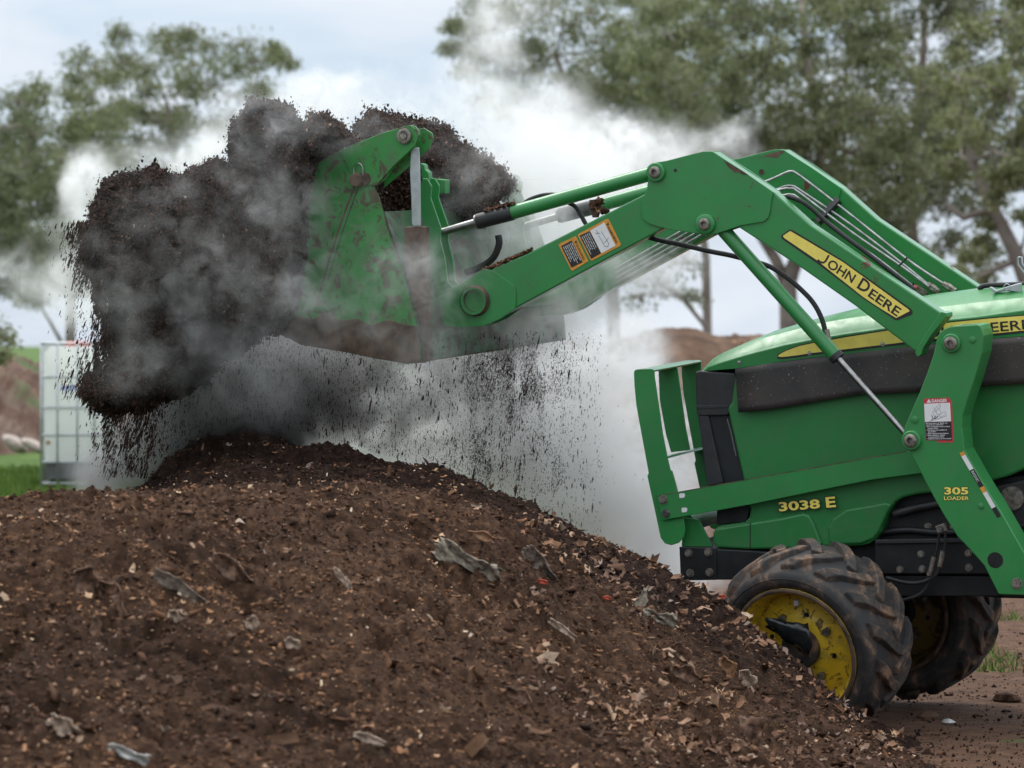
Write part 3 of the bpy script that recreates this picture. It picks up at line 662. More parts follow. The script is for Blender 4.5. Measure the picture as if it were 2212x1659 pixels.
def tree(label, D, trunk, clumps, leaf=0, density=1.0, size=0.16, depth=2.5, group=None, limbs=True, forks=(), name='gum_tree', thick=0.22, cat='tree'):
    """trunk: [(px, py, radius px)] from the ground up; clumps: [(px, py, rx px, ry px)] crown masses at distance D"""
    s = D / FPX; base = pix(trunk[0][0], 700, D); gz = float(ground_z(np.array([base[0]]), np.array([D]))[0])
    root = empty(name, (base[0], D, gz), label, cat, group); O = np.array([base[0], D, gz])
    rr = random.Random(int(D * 13 + trunk[0][0])); 
    tp = [Vector((0, 0, -0.2))] + [Vector(pix(p[0], p[1], D)) - Vector(O) for p in trunk]; tr = [trunk[0][2] * s * 1.25] + [p[2] * s for p in trunk]
    b = MB(); b.tube(tp, 0, 10, r_list=tr); b.build('trunk', BARK, root, smooth=True)
    P = []; nodes = [(p, r) for p, r in zip(tp[1:], tr[1:])]; br = MB()
    for fk in forks:
        fp = [Vector(pix(p[0], p[1], D)) - Vector(O) for p in fk]; fr = [p[2] * s for p in fk]; br.tube(fp, 0, 8, r_list=fr); nodes += list(zip(fp, fr))
    for (cx, cy, rx, ry) in clumps:
        c = Vector(pix(cx, cy, D)) - Vector(O); c.y += rr.uniform(-1, 1) * depth; RX, RY = rx * s, ry * s
        if limbs:
            t, r0 = min(nodes, key=lambda q: (q[0] - c).length + max(0, q[0].z - c.z) * 2)
            m1 = t.lerp(c, 0.45) + Vector((rr.uniform(-.3, .3), rr.uniform(-.3, .3), rr.uniform(-0.1, .35))) * (c - t).length * 0.3
            r1 = max(0.02, min(r0 * 0.5, 0.012 * (c - t).length + 0.03)); br.tube([t, t.lerp(m1, .5), m1, m1.lerp(c, .6), c], 0, 6, r_list=[r1, r1 * .85, r1 * .65, r1 * .45, r1 * .2])
            nodes.append((m1, r1 * .65)); nodes.append((c, r1 * 0.3))
        # sub-clumps give the tufted, gappy look of a gum
        k = max(8, int(12 * (RX * RY) / (0.9 * 0.7) * density ** 0.5)); 
        for _ in range(k):
            a = rr.uniform(0, 2 * math.pi); q = math.sqrt(rr.uniform(0, 1)); sc = c + Vector((RX * q * math.cos(a), rr.uniform(-1, 1) * RX, RY * q * math.sin(a)))
            n = int(rr.uniform(28, 68) * density); sr = min(rr.uniform(0.26, 0.60), RX * rr.uniform(0.7, 1.4))
            g_ = RNG.normal(size=(n, 3)); g_ /= np.linalg.norm(g_, axis=1)[:, None]; g_ *= (RNG.uniform(0, 1, (n, 1)) ** 0.45) * sr * np.array([1.25, 1.25, 0.75])
            g_[:, 2] -= 0.25 * (g_[:, 0] ** 2 + g_[:, 1] ** 2) / sr
            P.append(g_ + np.array(sc))
            if limbs and rr.random() < 0.7: br.tube([c, sc], 0, 4, r_list=[0.028, 0.009])
    if br.v: br.build('limbs', BARK, root, smooth=True)
    P = np.concatenate(P); n = len(P); L = size * 0.78 * RNG.uniform(0.6, 1.3, n); W = L * RNG.uniform(0.28, 0.5, n)
    d = RNG.normal(size=(n, 3)) * [0.7, 0.7, 0.5]; d[:, 2] -= 0.7; d /= np.linalg.norm(d, axis=1)[:, None]; e = np.cross(d, RNG.normal(size=(n, 3))); e /= np.linalg.norm(e, axis=1)[:, None]
    v = np.empty((n, 4, 3)); v[:, 0] = P; v[:, 1] = P + d * L[:, None] * .45 + e * W[:, None] / 2; v[:, 2] = P + d * L[:, None]; v[:, 3] = P + d * L[:, None] * .45 - e * W[:, None] / 2
    o = raw_mesh('crown', v.reshape(-1, 3), np.arange(n)[:, None] * 4 + np.arange(4), LEAF[leaf], root)
    return root
def blob(cx, cy, rx, ry, n, r0, r1, seed, keep=None):
    rr = random.Random(seed); out = []; t = 0
    while len(out) < n and t < n * 40:
        t += 1; a = rr.uniform(0, 6.283); q = math.sqrt(rr.uniform(0, 1)); x = cx + rx * q * math.cos(a); y = cy + ry * q * math.sin(a); r = rr.uniform(r0, r1)
        if all(math.hypot(x - u[0], y - u[1]) > (r + u[2]) * 0.72 for u in out): out.append((x, y, r, r * 0.72))
    return out
TG = 'gum trees behind the yard'
tree('tall domed gum tree behind the flying compost at upper left', 92, [(395, 770, 13), (398, 560, 11), (385, 400, 9), (372, 300, 7), (360, 220, 5)],
     blob(375, 170, 195, 120, 70, 26, 42, 1) + blob(310, 320, 200, 90, 34, 24, 36, 2) + [(590, 108, 20, 14), (624, 142, 20, 22), (560, 190, 24, 16)], 0, 1.0, 0.17, group=TG)
tree('ragged gum tree with bare twigs left of the domed one', 84, [(150, 770, 11), (158, 560, 10), (190, 420, 8), (160, 330, 6)],
     blob(120, 310, 130, 130, 34, 22, 34, 3) + blob(120, 500, 150, 130, 44, 24, 36, 4), 0, 0.95, 0.16, group=TG)
tree('dark gum tree cut by the left edge', 76, [(-60, 780, 14), (-50, 560, 12), (-30, 400, 9), (-20, 280, 6)],
     blob(-50, 330, 110, 160, 40, 24, 38, 5) + blob(-10, 520, 130, 110, 34, 24, 36, 6), 1, 1.1, 0.16, group=TG)
tree('low grey green gum tree behind the tank', 96, [(250, 780, 9), (262, 620, 8), (270, 500, 6)],
     blob(230, 500, 170, 140, 44, 24, 36, 7) + blob(60, 560, 140, 80, 16, 22, 32, 71), 1, 0.9, 0.16, group=TG)
tree('spreading gum tree rising behind the steam', 88, [(1330, 800, 15), (1320, 560, 13), (1300, 400, 11), (1250, 250, 8), (1200, 120, 6)],
     blob(1250, 120, 230, 160, 64, 26, 44, 8) + blob(1340, 260, 180, 120, 44, 26, 40, 9) + blob(1010, 60, 60, 60, 6, 20, 30, 10), 0, 1.1, 0.17, group=TG)
tree('big gum tree with forked brown trunk behind the loader knee', 72, [(1708, 800, 22), (1704, 700, 20), (1702, 610, 19), (1725, 545, 15), (1760, 440, 13), (1775, 300, 11), (1740, 120, 8), (1730, -60, 6)],
     blob(1650, 120, 270, 220, 110, 28, 46, 11) + blob(1830, 350, 200, 160, 60, 28, 44, 12) + blob(1560, 330, 160, 80, 24, 24, 36, 13), 0, 1.25, 0.17, group=TG,
     forks=[[(1703, 625, 15), (1675, 560, 12), (1640, 505, 10), (1600, 440, 8), (1570, 360, 6)], [(1775, 300, 9), (1840, 330, 6), (1880, 300, 4)]])
tree('tall dark gum tree behind the far loader arm', 80, [(1985, 800, 15), (1975, 600, 14), (1965, 400, 12), (1990, 200, 9), (2000, 0, 7)],
     blob(2000, 110, 210, 200, 80, 28, 46, 14) + blob(1970, 400, 170, 140, 50, 28, 42, 15), 1, 1.25, 0.17, group=TG)
tree('leaning gum tree with open crown at the right edge', 66, [(2290, 800, 20), (2235, 660, 19), (2200, 560, 17), (2140, 440, 14), (2100, 350, 11), (2085, 250, 8)],
     blob(2170, 200, 140, 190, 44, 24, 38, 16) + blob(2100, 560, 90, 50, 7, 20, 28, 17) + blob(2190, 420, 80, 60, 6, 18, 28, 18) + blob(2340, 200, 120, 180, 16, 26, 40, 40), 2, 0.9, 0.16, group=TG,
     forks=[[(2150, 450, 9), (2080, 470, 7), (2040, 440, 5)], [(2200, 560, 8), (2110, 600, 4), (2060, 640, 2)], [(2135, 440, 9), (2190, 330, 6), (2215, 240, 4)]])
tree('gum tree crown between the steam and the big gum tree', 98, [(1530, 800, 10), (1525, 560, 9), (1500, 380, 8), (1470, 200, 6)],
     blob(1480, 130, 190, 160, 48, 26, 42, 19) + blob(1460, 330, 130, 60, 12, 22, 34, 20), 2, 1.1, 0.17, group=TG)
tree('half bare grey tree in the mist below the loader arm', 60, [(1560, 800, 6), (1520, 700, 5), (1470, 640, 4), (1420, 610, 2.5)],
     [(1470, 560, 34, 24), (1430, 610, 34, 20), (1380, 640, 30, 18), (1490, 640, 24, 14), (1360, 580, 24, 16)], 1, 0.55, 0.12, group=TG, name='bare_tree')
tree('green shrub at the left edge on the bank', 41, [(-40, 800, 4), (-36, 760, 3)], [(-10, 730, 28, 30), (-40, 700, 40, 30), (-60, 760, 40, 26), (4, 765, 16, 16)], 2, 1.2, 0.07, depth=0.4, name='shrub', cat='shrub')
# ---------------------------------------------------------------- the tractor with its front loader
T = empty('tractor', (0, 0, 0), 'green tractor with a front loader tipping compost from its raised bucket', 'tractor')
T.matrix_world = TM
def pp(lat, *pts): return [U(a, b, lat) for a, b in pts]
def plate(name, lat, th, pts, mat, parent=None, bevel=0.003):
    """flat plate traced on plane lat, th thick going away from the camera"""
    return MB().prism(pp(lat, *pts), lat, lat + th).build(name, mat, parent or T, bevel=bevel)
def pin(px, py, lat, r_boss, r_pin, parent, depth=0.03, hole=True):
    """boss, collar and socket head of a pivot"""
    c = U3(px, py, lat); a = Vector((0, -1, 0))
    o = MB().lathe(c, a, [(-0.02, r_boss * S0), (depth * .5, r_boss * S0), (depth * .62, r_boss * S0 * 0.9), (depth * .62, r_pin * S0)], 28).build('boss', M['green'], parent, auto=40)
    r = r_pin * S0
    MB().lathe(c, a, [(0, r), (depth * .9, r), (depth, r * .85), (depth, r * .5), (depth * .5, r * .48), (depth * .5, 0)], 24).build('pivot_pin', M['dull_steel'], parent, auto=40)
    return o
def bolt(px, py, lat, r_px, parent, mat='dull_steel', h=0.012):
    c = U3(px, py, lat); r = r_px * S0
    return MB().lathe(c, (0, -1, 0), [(-0.002, r * 1.35), (0.003, r * 1.35), (0.003, r)], 20).lathe(c, (0, -1, 0), [(0.003, r), (h, r), (h, 0)], 6).build('bolt', M[mat], parent)
def tubepx(name, pts, lat, r_px, mat, parent=None, n=12, lats=None, sub=4):
    P = [U3(a, b, (lats[i] if lats else lat)) for i, (a, b) in enumerate(pts)]
    if sub and len(P) > 2:
        Q = []
        for i in range(len(P) - 1):
            p0, p1, p2, p3 = P[max(i - 1, 0)], P[i], P[i + 1], P[min(i + 2, len(P) - 1)]
            for k in range(sub):
                t = k / sub; Q.append(0.5 * ((2 * p1) + (p2 - p0) * t + (2 * p0 - 5 * p1 + 4 * p2 - p3) * t * t + (3 * p1 - p0 - 3 * p2 + p3) * t ** 3))
        P = Q + [P[-1]]
    return MB().tube(P, r_px * S0, n).build(name, M[mat] if isinstance(mat, str) else mat, parent or T, smooth=False, auto=50)
def text(name, s, a, b, lat, cap, mat, parent, thick=0.0, fit=True, shear=0.0):
    """lettering from picture point a to b (baseline) on plane lat, cap height in picture pixels"""
    A = U3(*a, lat); B = U3(*b, lat); cu = bpy.data.curves.new('t', 'FONT'); cu.body = s; cu.offset = thick; cu.resolution_u = 3; cu.shear = shear
    ob = bpy.data.objects.new('t', cu); COL.objects.link(ob)
    dg = bpy.context.evaluated_depsgraph_get(); me = bpy.data.meshes.new_from_object(ob.evaluated_get(dg)); bpy.data.objects.remove(ob)
    V = np.array([v.co[:] for v in me.vertices]); x0, x1 = V[:, 0].min(), V[:, 0].max()
    d = B - A; L = d.length; d = d / L; up = Vector((-d.z, 0, d.x)); sy = cap * S0 / 0.70
    for v in me.vertices: 
        u = (v.co.x - x0) / (x1 - x0) * L; w = v.co.y * sy; p = A + d * u + up * w; v.co = p
    return finish(name, me, M[mat], parent)
def decal(lat, pts, mat, parent, name='decal', th=0.0008): 
    return plate(name, lat - th, th, pts, M[mat], parent, 0)
def line(pts, lat, w, mat, parent, name='drawing'):
    b = MB()
    for ln in pts:
        for (a, c) in zip(ln[:-1], ln[1:]):
            A, C = U3(*a, lat), U3(*c, lat); d = (C - A).normalized(); n_ = Vector((-d.z, 0, d.x)) * w * S0 / 2
            b.add([A - n_, C - n_, C + n_, A + n_], [(0, 1, 2, 3)])
    return b.build(name, M[mat], parent, fix=False)

# ---- loader arms
LOW = [(1540, 327), (1672, 415), (1751, 486), (2038, 679), (1983, 764), (1845, 659), (1728, 577), (1598, 493), (1520, 440)]
FRONT = [(929, 640), (1000, 610), (1058, 584), (1144, 545), (1397, 417), (1470, 400), (1500, 470), (1438, 491), (1188, 626), (1113, 666), (1046, 703), (990, 706), (935, 700)]
KNEE = [(1401, 385), (1400, 370), (1404, 358), (1416, 351), (1442, 347), (1480, 337), (1520, 327), (1540, 327), (1606, 369), (1672, 415), (1667, 435), (1665, 455), (1661, 470), (1651, 479), (1602, 487), (1570, 498), (1547, 505), (1538, 508), (1525, 510), (1512, 505), (1497, 503), (1450, 496), (1420, 489), (1401, 482), (1390, 473), (1387, 460), (1387, 435), (1394, 420), (1399, 407)]
TIP = [(1046, 581), (1066, 584), (1092, 602), (1113, 619), (1116, 640), (1114, 666), (1080, 690), (1046, 704), (990, 707), (940, 702), (930, 680), (935, 650), (985, 620)]
def arm(lat, near):
    """one loader arm: lat is its camera side face"""
    W_ = 0.075; a = bpy.data.objects.new('loader_arm', None); COL.objects.link(a); a.parent = T
    XZ = lambda pts: pp(0.0, *pts)                              # both arms share one outline
    def sh(nm, pts, y0, y1, mat, bev=0.004): return MB().prism(XZ(pts), y0, y1).build(nm, mat, a, bevel=bev)
    sh('rear_beam', LOW, lat, lat + W_, M['green_worn'], 0.006)
    sh('front_beam', FRONT, lat + 0.001, lat + W_ - 0.001, M['green_worn'], 0.006)
    for y in (lat - 0.008, lat + W_ - 0.001): sh('knee_plate', KNEE, y, y + 0.009, M['green_worn'], 0.002)
    for y in (lat - 0.006, lat + W_ - 0.001): sh('tip_plate', TIP, y, y + 0.007, M['green_worn'], 0.002)
    FL = [(2034, 673), (2045, 676), (2046, 684), (2032, 700), (2014, 722), (1995, 752), (1991, 766), (1983, 771), (1978, 762), (1984, 748), (2006, 712), (2026, 684)]
    sh('end_flange', FL, lat - 0.008, lat + W_ + 0.008, M['green_worn'], 0.002)
    return a
near_arm = arm(0.0, True); far_arm = arm(0.905, False)
pin(1418, 372, -0.008, 21, 13, near_arm, 0.028); pin(1525, 484, -0.008, 22, 13, near_arm, 0.028)
MB().lathe(U3(1459, 368, -0.0083), (0, -1, 0), [(0, 4 * S0), (0.0006, 4 * S0), (0.0006, 0)], 16).build('hole', M['black'], near_arm)
MB().lathe((*U3(1646, 372, 0.9)[:1], 0.896, U3(1646, 372, 0.9)[2]), (0, -1, 0), [(0, 7 * S0), (0.0009, 7 * S0), (0.0009, 0)], 16).build('hole', M['rust'], far_arm)
# rusty worn patches on the knees
plate('rust_patch', -0.0092, 0.001, [(1563, 346), (1580, 355), (1608, 372), (1617, 378), (1606, 378), (1596, 372), (1588, 374), (1580, 366), (1574, 362)], M['rust'], near_arm, 0)
y = 0.897 - 0.001; MB().prism([U(1634, 343, y), U(1660, 333, y), U(1686, 326, y), U(1697, 326, y), U(1688, 333, y), U(1678, 342, y), U(1666, 340, y), U(1650, 338, y)], y, y + 0.001).build('rust_patch', M['rust'], far_arm)
# cross tube through both arm tips
c0 = U3(1022, 650, -0.03); r = 31 * S0
MB().lathe(c0, (0, 1, 0), [(0.012, r), (0, r), (0, r * .82), (0.35, r * .80), (0.35, r), (1.03, r)], 36).build('cross_tube', M['green_worn'], T, auto=40)
MB().lathe(c0 + Vector((0, -0.003, 0)), (0, 1, 0), [(0.0, r * 1.0), (0.004, r * 1.07), (0.02, r * 1.12), (0.034, r * 1.15)], 36).build('weld_ring', M['rust'], T, auto=40)
MB().lathe(c0 + Vector((0, 0.010, 0)), (0, 1, 0), [(0, r * .80), (0.25, r * .78), (0.25, 0)], 36).build('tube_bore', M['rust'], T, auto=40)

# name decal on the arm
LL = -0.0005
decal(LL, [(1706, 495.5), (1712, 497), (1820.5, 562), (1968, 667), (1972, 674), (1969, 680), (1938, 692), (1932, 690), (1864, 644), (1760, 565), (1692, 518), (1687, 512), (1688, 508)], 'black', near_arm, 'name_decal_border')
decal(LL - 0.001, [(1707, 499), (1820.5, 566), (1962, 668), (1965, 672), (1936, 687), (1895, 662), (1864, 641), (1763, 561), (1694, 514), (1691, 509.5)], 'yellow', near_arm, 'name_decal')
t_ = LL - 0.0022
def T3(s, a, b, cap): text('lettering', s, a, b, t_, cap, 'black', near_arm, 0.02)
line([[(1790.5, 551), (1784.2, 562.8), (1780.8, 566.6), (1776.6, 567.6), (1771.4, 565.8), (1766.0, 561.2)]], t_, 4.4, 'black', near_arm, 'lettering'); T3('OHN', (1785, 575.5), (1840, 611.5), 20); T3('D', (1850.5, 621), (1871, 634.5), 26); T3('EERE', (1874, 639), (1937.5, 684), 19.5)

# warning decal pair on the front beam
decal(LL, [(1248, 508.5), (1250, 505), (1310, 473), (1314, 473), (1317, 477), (1341, 527), (1340, 531), (1279, 563), (1275, 561)], 'orange', near_arm, 'warning_decal')
decal(LL - 0.001, [(1274.5, 498.5), (1305, 480.5), (1329.5, 531), (1299, 547.2)], 'white', near_arm, 'warning_decal_panel')
decal(LL - 0.001, [(1252, 509), (1273.8, 499), (1298.4, 547), (1277, 559)], 'black', near_arm, 'warning_decal_panel')
decal(LL, [(1206.5, 529), (1209, 526), (1243.6, 509.6), (1271, 564), (1237, 585), (1233.5, 583)], 'orange', near_arm, 'warning_decal')
decal(LL - 0.001, [(1212, 531.5), (1235, 519.5), (1258.4, 566.5), (1234.5, 578)], 'black', near_arm, 'warning_decal_panel')
text('warning_lettering', 'WARNING', (1310.8, 490), (1331, 526), t_, 5.2, 'black', near_arm, 0.02)
text('warning_lettering', 'WARNING', (1243.5, 528), (1260, 562), t_, 4.6, 'black', near_arm, 0.01)
def tri(a, b, c): MB().prism([U(*a, t_), U(*b, t_), U(*c, t_)], t_, t_ + 0.0004).build('warning_triangle', M['black'], near_arm)
tri((1309, 487), (1313.5, 480.5), (1316, 486)); tri((1240, 524), (1245, 519), (1247, 525))
def print_lines(x0, y0, x1, y1, nx, ny, nlines, seed, lat, mat='grey_line', w=1.5):
    """rows of unreadably small print, broken into words; (nx, ny) steps to the next row"""
    rr = random.Random(seed); L = []
    for k in range(nlines):
        ax, ay = x0 + nx * k, y0 + ny * k; bx, by = x1 + nx * k, y1 + ny * k; t = 0.0; end = rr.uniform(0.7, 1.0)
        while t < end:
            q = min(end, t + rr.uniform(0.07, 0.2)); L.append([(ax + (bx - ax) * t, ay + (by - ay) * t), (ax + (bx - ax) * q, ay + (by - ay) * q)]); t = q + 0.035
    return line(L, lat, w, mat, near_arm, 'small_print')
print_lines(1217, 533, 1238, 575, 3.6, -1.8, 6, 3, t_, 'white', 1.3)
print_lines(1257, 511, 1279, 554, 3.7, -2.0, 5, 5, t_, 'white', 1.3)
line([[(1287, 497), (1291, 502), (1289, 507)], [(1285, 503), (1293, 505)], [(1291, 502), (1297, 506)], [(1299, 500), (1311, 520), (1303, 526), (1293, 508)], [(1303, 526), (1306, 532), (1313, 533), (1315, 526), (1311, 520)], [(1311, 520), (1314, 514)]], t_, 0.9, 'black', near_arm)

# ---- mast
MASTL = [(2024, 729), (2030, 718), (2038, 712), (2048, 707), (2062, 704), (2085, 703), (2109, 701), (2117, 703), (2120, 709), (2126, 725), (2122, 762), (2104, 823), (2088, 870), (2079, 900), (2078, 925), (2081, 950), (2083, 972), (2120, 1037), (2165, 1110), (2212, 1193), (2300, 1330), (2300, 1420), (2212, 1286), (2157, 1284), (2126, 1222), (2094, 1186), (2068, 1159), (2042, 1118), (2024, 1087), (2001, 1045), (1980, 1003), (1962, 972), (1953, 968), (1948, 955), (1951, 935), (1956, 917), (1970, 885), (1986, 849), (2001, 810), (2016, 767)]
mast = bpy.data.objects.new('loader_mast', None); COL.objects.link(mast); mast.parent = T
ML = -0.035
MB().prism(pp(ML, *MASTL), ML, ML + 0.010).build('outer_plate', M['green'], mast, bevel=0.004)
MB().prism(pp(ML, *MASTL), ML + 0.125, ML + 0.135).build('inner_plate', M['green'], mast, bevel=0.004)
# rear web joining the plates, bent outward along the edge
edge = [(2109, 701), (2117, 703), (2122, 712), (2126, 725), (2122, 762), (2104, 823), (2088, 870), (2079, 900), (2078, 925), (2083, 972), (2120, 1037), (2165, 1110), (2212, 1193), (2300, 1330)]
b = MB(); E = pp(ML, *edge)
for (x0, z0), (x1, z1) in zip(E[:-1], E[1:]):
    b.add([(x0 - .001, ML + .004, z0), (x1 - .001, ML + .004, z1), (x1 + .001, ML + .133, z1), (x0 + .001, ML + .133, z0)], [(0, 1, 2, 3)])
o = b.build('rear_web', M['green'], mast, fix=False); sm = o.modifiers.new('t', 'SOLIDIFY'); sm.thickness = 0.006
pin(2056, 741, ML, 20, 14, mast, 0.026); pin(1970, 951, ML, 21, 14, mast, 0.03)
for q in ((2101, 734, 7), (1976, 906, 7.5), (2119, 1093, 6)): MB().lathe(U3(q[0], q[1], ML), (0, -1, 0), [(0, q[2] * S0), (0.004, q[2] * S0), (0.005, q[2] * .8 * S0), (0.005, 0)], 20).build('plug_weld', M['green'], mast, auto=40)
MB().lathe(U3(2150, 1210, ML), (0, -1, 0), [(0, 17 * S0), (0.0008, 17 * S0), (0.0008, 0)], 24).build('access_hole', M['chassis'], mast)
bolt(2197, 1260, ML, 9, mast)
text('model_lettering', '305', (2039, 1068), (2093, 1068), ML - 0.0009, 15.5, 'black', mast, 0.06)
text('model_lettering', '305', (2040, 1067.5), (2092, 1067.5), ML - 0.0018, 14.5, 'yellow', mast, 0.03)
text('model_lettering', 'LOADER', (2038, 1080.5), (2094, 1080.5), ML - 0.0009, 8.6, 'black', mast, 0.06)
text('model_lettering', 'LOADER', (2039, 1080), (2093, 1080), ML - 0.0018, 7.6, 'yellow', mast, 0.02)
# danger decal
decal(ML, [(1995, 861.5), (2006, 861), (2049.5, 859), (2052, 862), (2056, 868), (2060.5, 955.5), (2029, 956), (2022, 951), (2000, 951)], 'red', mast, 'danger_decal')
decal(ML - 0.001, [(1996.3, 872.3), (2052, 870), (2054.3, 910), (1998, 911.5)], 'white', mast, 'danger_decal_panel')
decal(ML - 0.001, [(1998.2, 912), (2054.6, 910.5), (2056.5, 951.5), (2000.6, 950)], 'black', mast, 'danger_decal_panel')
tm = ML - 0.0022
text('danger_lettering', 'DANGER', (2013, 869.6), (2046, 868.2), tm, 6.6, 'white', mast, 0.03)
MB().prism([U(2001.5, 870, tm), U(2011.5, 869.6, tm), U(2006.4, 862, tm)], tm, tm + 0.0004).build('danger_triangle', M['white'], mast)
for k, s in enumerate(['Serious injury or death can', 'result from rollovers.', '\u2022 Do not handle round or large', '  square bales.', '\u2022 Use Rops and seatbelt at', '  all times.', '\u2022 Add required rear ballast.', '\u2022 Move wheels to widest', '  recommended setting.', '\u2022 Operate tractor at low speed.']):
    yb = 915.6 + 3.72 * k; x0 = 2000 + 0.22 * k + (3.6 if s[0] == ' ' else 0); w_ = len(s.strip()) * 1.72
    text('danger_print', s.strip(), (x0, yb), (min(x0 + w_, 2055.5), yb - 0.9), tm, 2.5, 'white', mast, 0.02)
line([[(2018, 884), (2030, 873), (2033, 877), (2021, 889), (2018, 884)], [(2028, 881), (2034, 893)], [(2020, 887), (2014, 891), (2019, 900)], [(2021, 888), (2025, 896), (2031, 894)], [(2029, 896), (2041, 889), (2044, 894), (2032, 902), (2029, 896)], [(2006, 911), (2022, 906), (2046, 898)]], tm, 0.8, 'grey_line', mast)
line([[(2011, 908), (2016, 904), (2021, 904), (2027, 898)], [(2012, 897), (2016, 904)], [(2019, 903), (2021, 898)]], tm - 0.0005, 1.3, 'black', mast)
# label strip on the lower front edge of the mast
def strip(a, b, mat):
    p = lambda t: (2081 + (2165 - 2081) * t, 975 + (1119 - 975) * t)
    (x0, y0), (x1, y1) = p(a), p(b); decal(ML - 0.0005, [(x0 - 0, y0), (x0 - 8.5, y0 + 4), (x1 - 8.5, y1 + 4), (x1, y1)], mat, mast, 'safety_strip')
strip(0, .05, 'orange'); strip(.05, .26, 'white'); strip(.26, .52, 'black'); strip(.52, .6, 'orange'); strip(.6, .83, 'white'); strip(.83, .97, 'black')
print_lines(2098, 1018, 2114, 1046, 1.8, -1.0, 3, 9, ML - 0.0025, 'white', 0.9)
# far mast
FM = 0.87
MB().prism(pp(ML, *MASTL), FM, FM + 0.14).build('far_mast', M['green'], mast, bevel=0.004)

# ---- cylinders
def cyl(nm, a, b_, lat, r, mat, parent, n=20):
    return MB().tube([U3(*a, lat), U3(*b_, lat)], r * S0, n).build(nm, M[mat], parent, auto=50)
for lt, own in ((0.037, True), (0.942, False)):
    XZ0 = lambda q: Vector((U(*q, 0.037)[0], lt, U(*q, 0.037)[1]))
    def seg(nm, a, b_, r, mat, parent, n=22): return MB().tube([XZ0(a), XZ0(b_)], r * S0, n).build(nm, M[mat], parent, auto=50)
    lc = seg('lift_cylinder', (1558, 492), (1806, 770), 15.5, 'green', T)
    seg('collar', (1803, 766), (1811, 775), 16.5, 'black_plastic', lc)
    seg('rod', (1808, 772), (1966, 948), 6.8, 'steel', lc)
    bc = seg('bucket_cylinder', (1418, 372), (1103, 460), 16, 'green', T)
    seg('sleeve', (1108, 459), (1033, 478), 17.5, 'black_plastic', bc); seg('collar', (1035, 477.5), (1029, 479), 16, 'dull_steel', bc)
    seg('rod', (1032, 479), (945, 504), 8.8, 'steel', bc)
    MB().lathe(XZ0((935, 504)) - Vector((0, .03, 0)), (0, 1, 0), [(0, 0), (0, 17 * S0), (.06, 17 * S0), (.06, 0)], 20).build('rod_eye', M['green_bucket'], bc, auto=40)
# bracket with a lump of mud between cylinder and beam
plate('hose_bracket', 0.03, 0.02, [(1272, 432), (1292, 430), (1298, 446), (1290, 470), (1279, 470)], M['rust'], T)

# ---- steel hydraulic lines along the far arm and rubber hoses
hl = bpy.data.objects.new('hydraulic_lines', None); COL.objects.link(hl); hl.parent = T
LN = 0.86
L1 = [(1560, 420), (1649, 394), (1696, 374), (1707, 370.5), (1719, 374), (1755, 400), (1836, 463), (1959, 560), (2041, 615), (2052, 622)]
L2 = [(1560, 438), (1672, 411), (1694, 403), (1711, 402), (1730, 412), (1836, 484), (1951, 571), (2009, 618), (2020, 625)]
L3 = [(1560, 440), (1680, 411), (1708, 408), (1726, 416), (1836, 499), (1951, 578), (2006, 619)]
L4 = [(1600, 436), (1692, 422), (1711, 421), (1730, 432), (1836, 517), (1900, 562), (1971, 618)]
for i, L in enumerate((L1, L2, L3, L4)): tubepx('steel_line', L, LN - 0.012 * i, 3.2, 'line_steel', hl, 8, sub=5)
for k, dy in enumerate((0, 11, 22, 33)): tubepx('steel_line', [(1560, 448 + dy), (1460, 506 + dy * 1.0), (1330, 580 + dy)], 0.88, 3.0, 'line_steel', hl, 8, sub=0)
def fitting(a, b_, r, mat='dull_steel', lat=LN - 0.01):
    A, B = U3(*a, lat), U3(*b_, lat); d = B - A; L = d.length; r *= S0
    MB().lathe(A, d, [(0, 0), (0, r * .8), (L * .3, r * .8), (L * .3, r), (L * .62, r), (L * .62, r * .85), (L, r * .85), (L, 0)], 6).build('fitting', M[mat], hl)
fitting((2037, 613), (2064, 629), 8.5); fitting((2003, 614), (2029, 632), 9); fitting((1977, 620), (2002, 636), 8.5)
o = tubepx('red_cap', [(1972, 619), (1980, 623)], LN - 0.04, 5, 'red', hl)
for a, b_ in (((1812, 432), (1766, 480)),):
    A, B = U3(*a, LN + .01), U3(*b_, LN - 0.03); MB().tube([A, B], 11 * S0, 4).build('clamp', M['black_plastic'], hl)
tubepx('cable_tie', [(1960, 556), (1950, 566), (1941, 575)], LN - 0.05, 2.2, 'black', hl); tubepx('cable_tie', [(1974, 610), (1970, 622), (1966, 632)], LN - 0.06, 2.0, 'black', hl)
tubepx('rubber_hose', [(1700, 424), (1740, 440), (1800, 492), (1880, 552), (1975, 625)], 0.10, 5, 'rubber', hl)
tubepx('rubber_hose', [(1400, 512), (1430, 520), (1461, 526), (1500, 535), (1539, 544), (1580, 552), (1637, 567), (1665, 577), (1688, 591), (1712, 609), (1735, 630), (1752, 648), (1766, 669), (1777, 694), (1784, 722), (1789, 742)], 0.075, 5.6, 'rubber', hl)
tubepx('steel_line', [(1785, 712), (1790, 735), (1800, 752)], 0.05, 6.5, 'dull_steel', hl)
tubepx('rubber_hose', [(1225, 437), (1240, 444), (1250, 456), (1262, 478), (1270, 492)], 0.07, 5, 'rubber', hl)
tubepx('rubber_hose', [(1130, 440), (1146, 430), (1170, 422), (1195, 420), (1215, 424)], 0.09, 4.5, 'rubber', hl)
tubepx('rubber_hose', [(1076, 508), (1078, 528), (1066, 556), (1040, 576), (1000, 590), (960, 600)], 0.35, 8, 'rubber', hl)

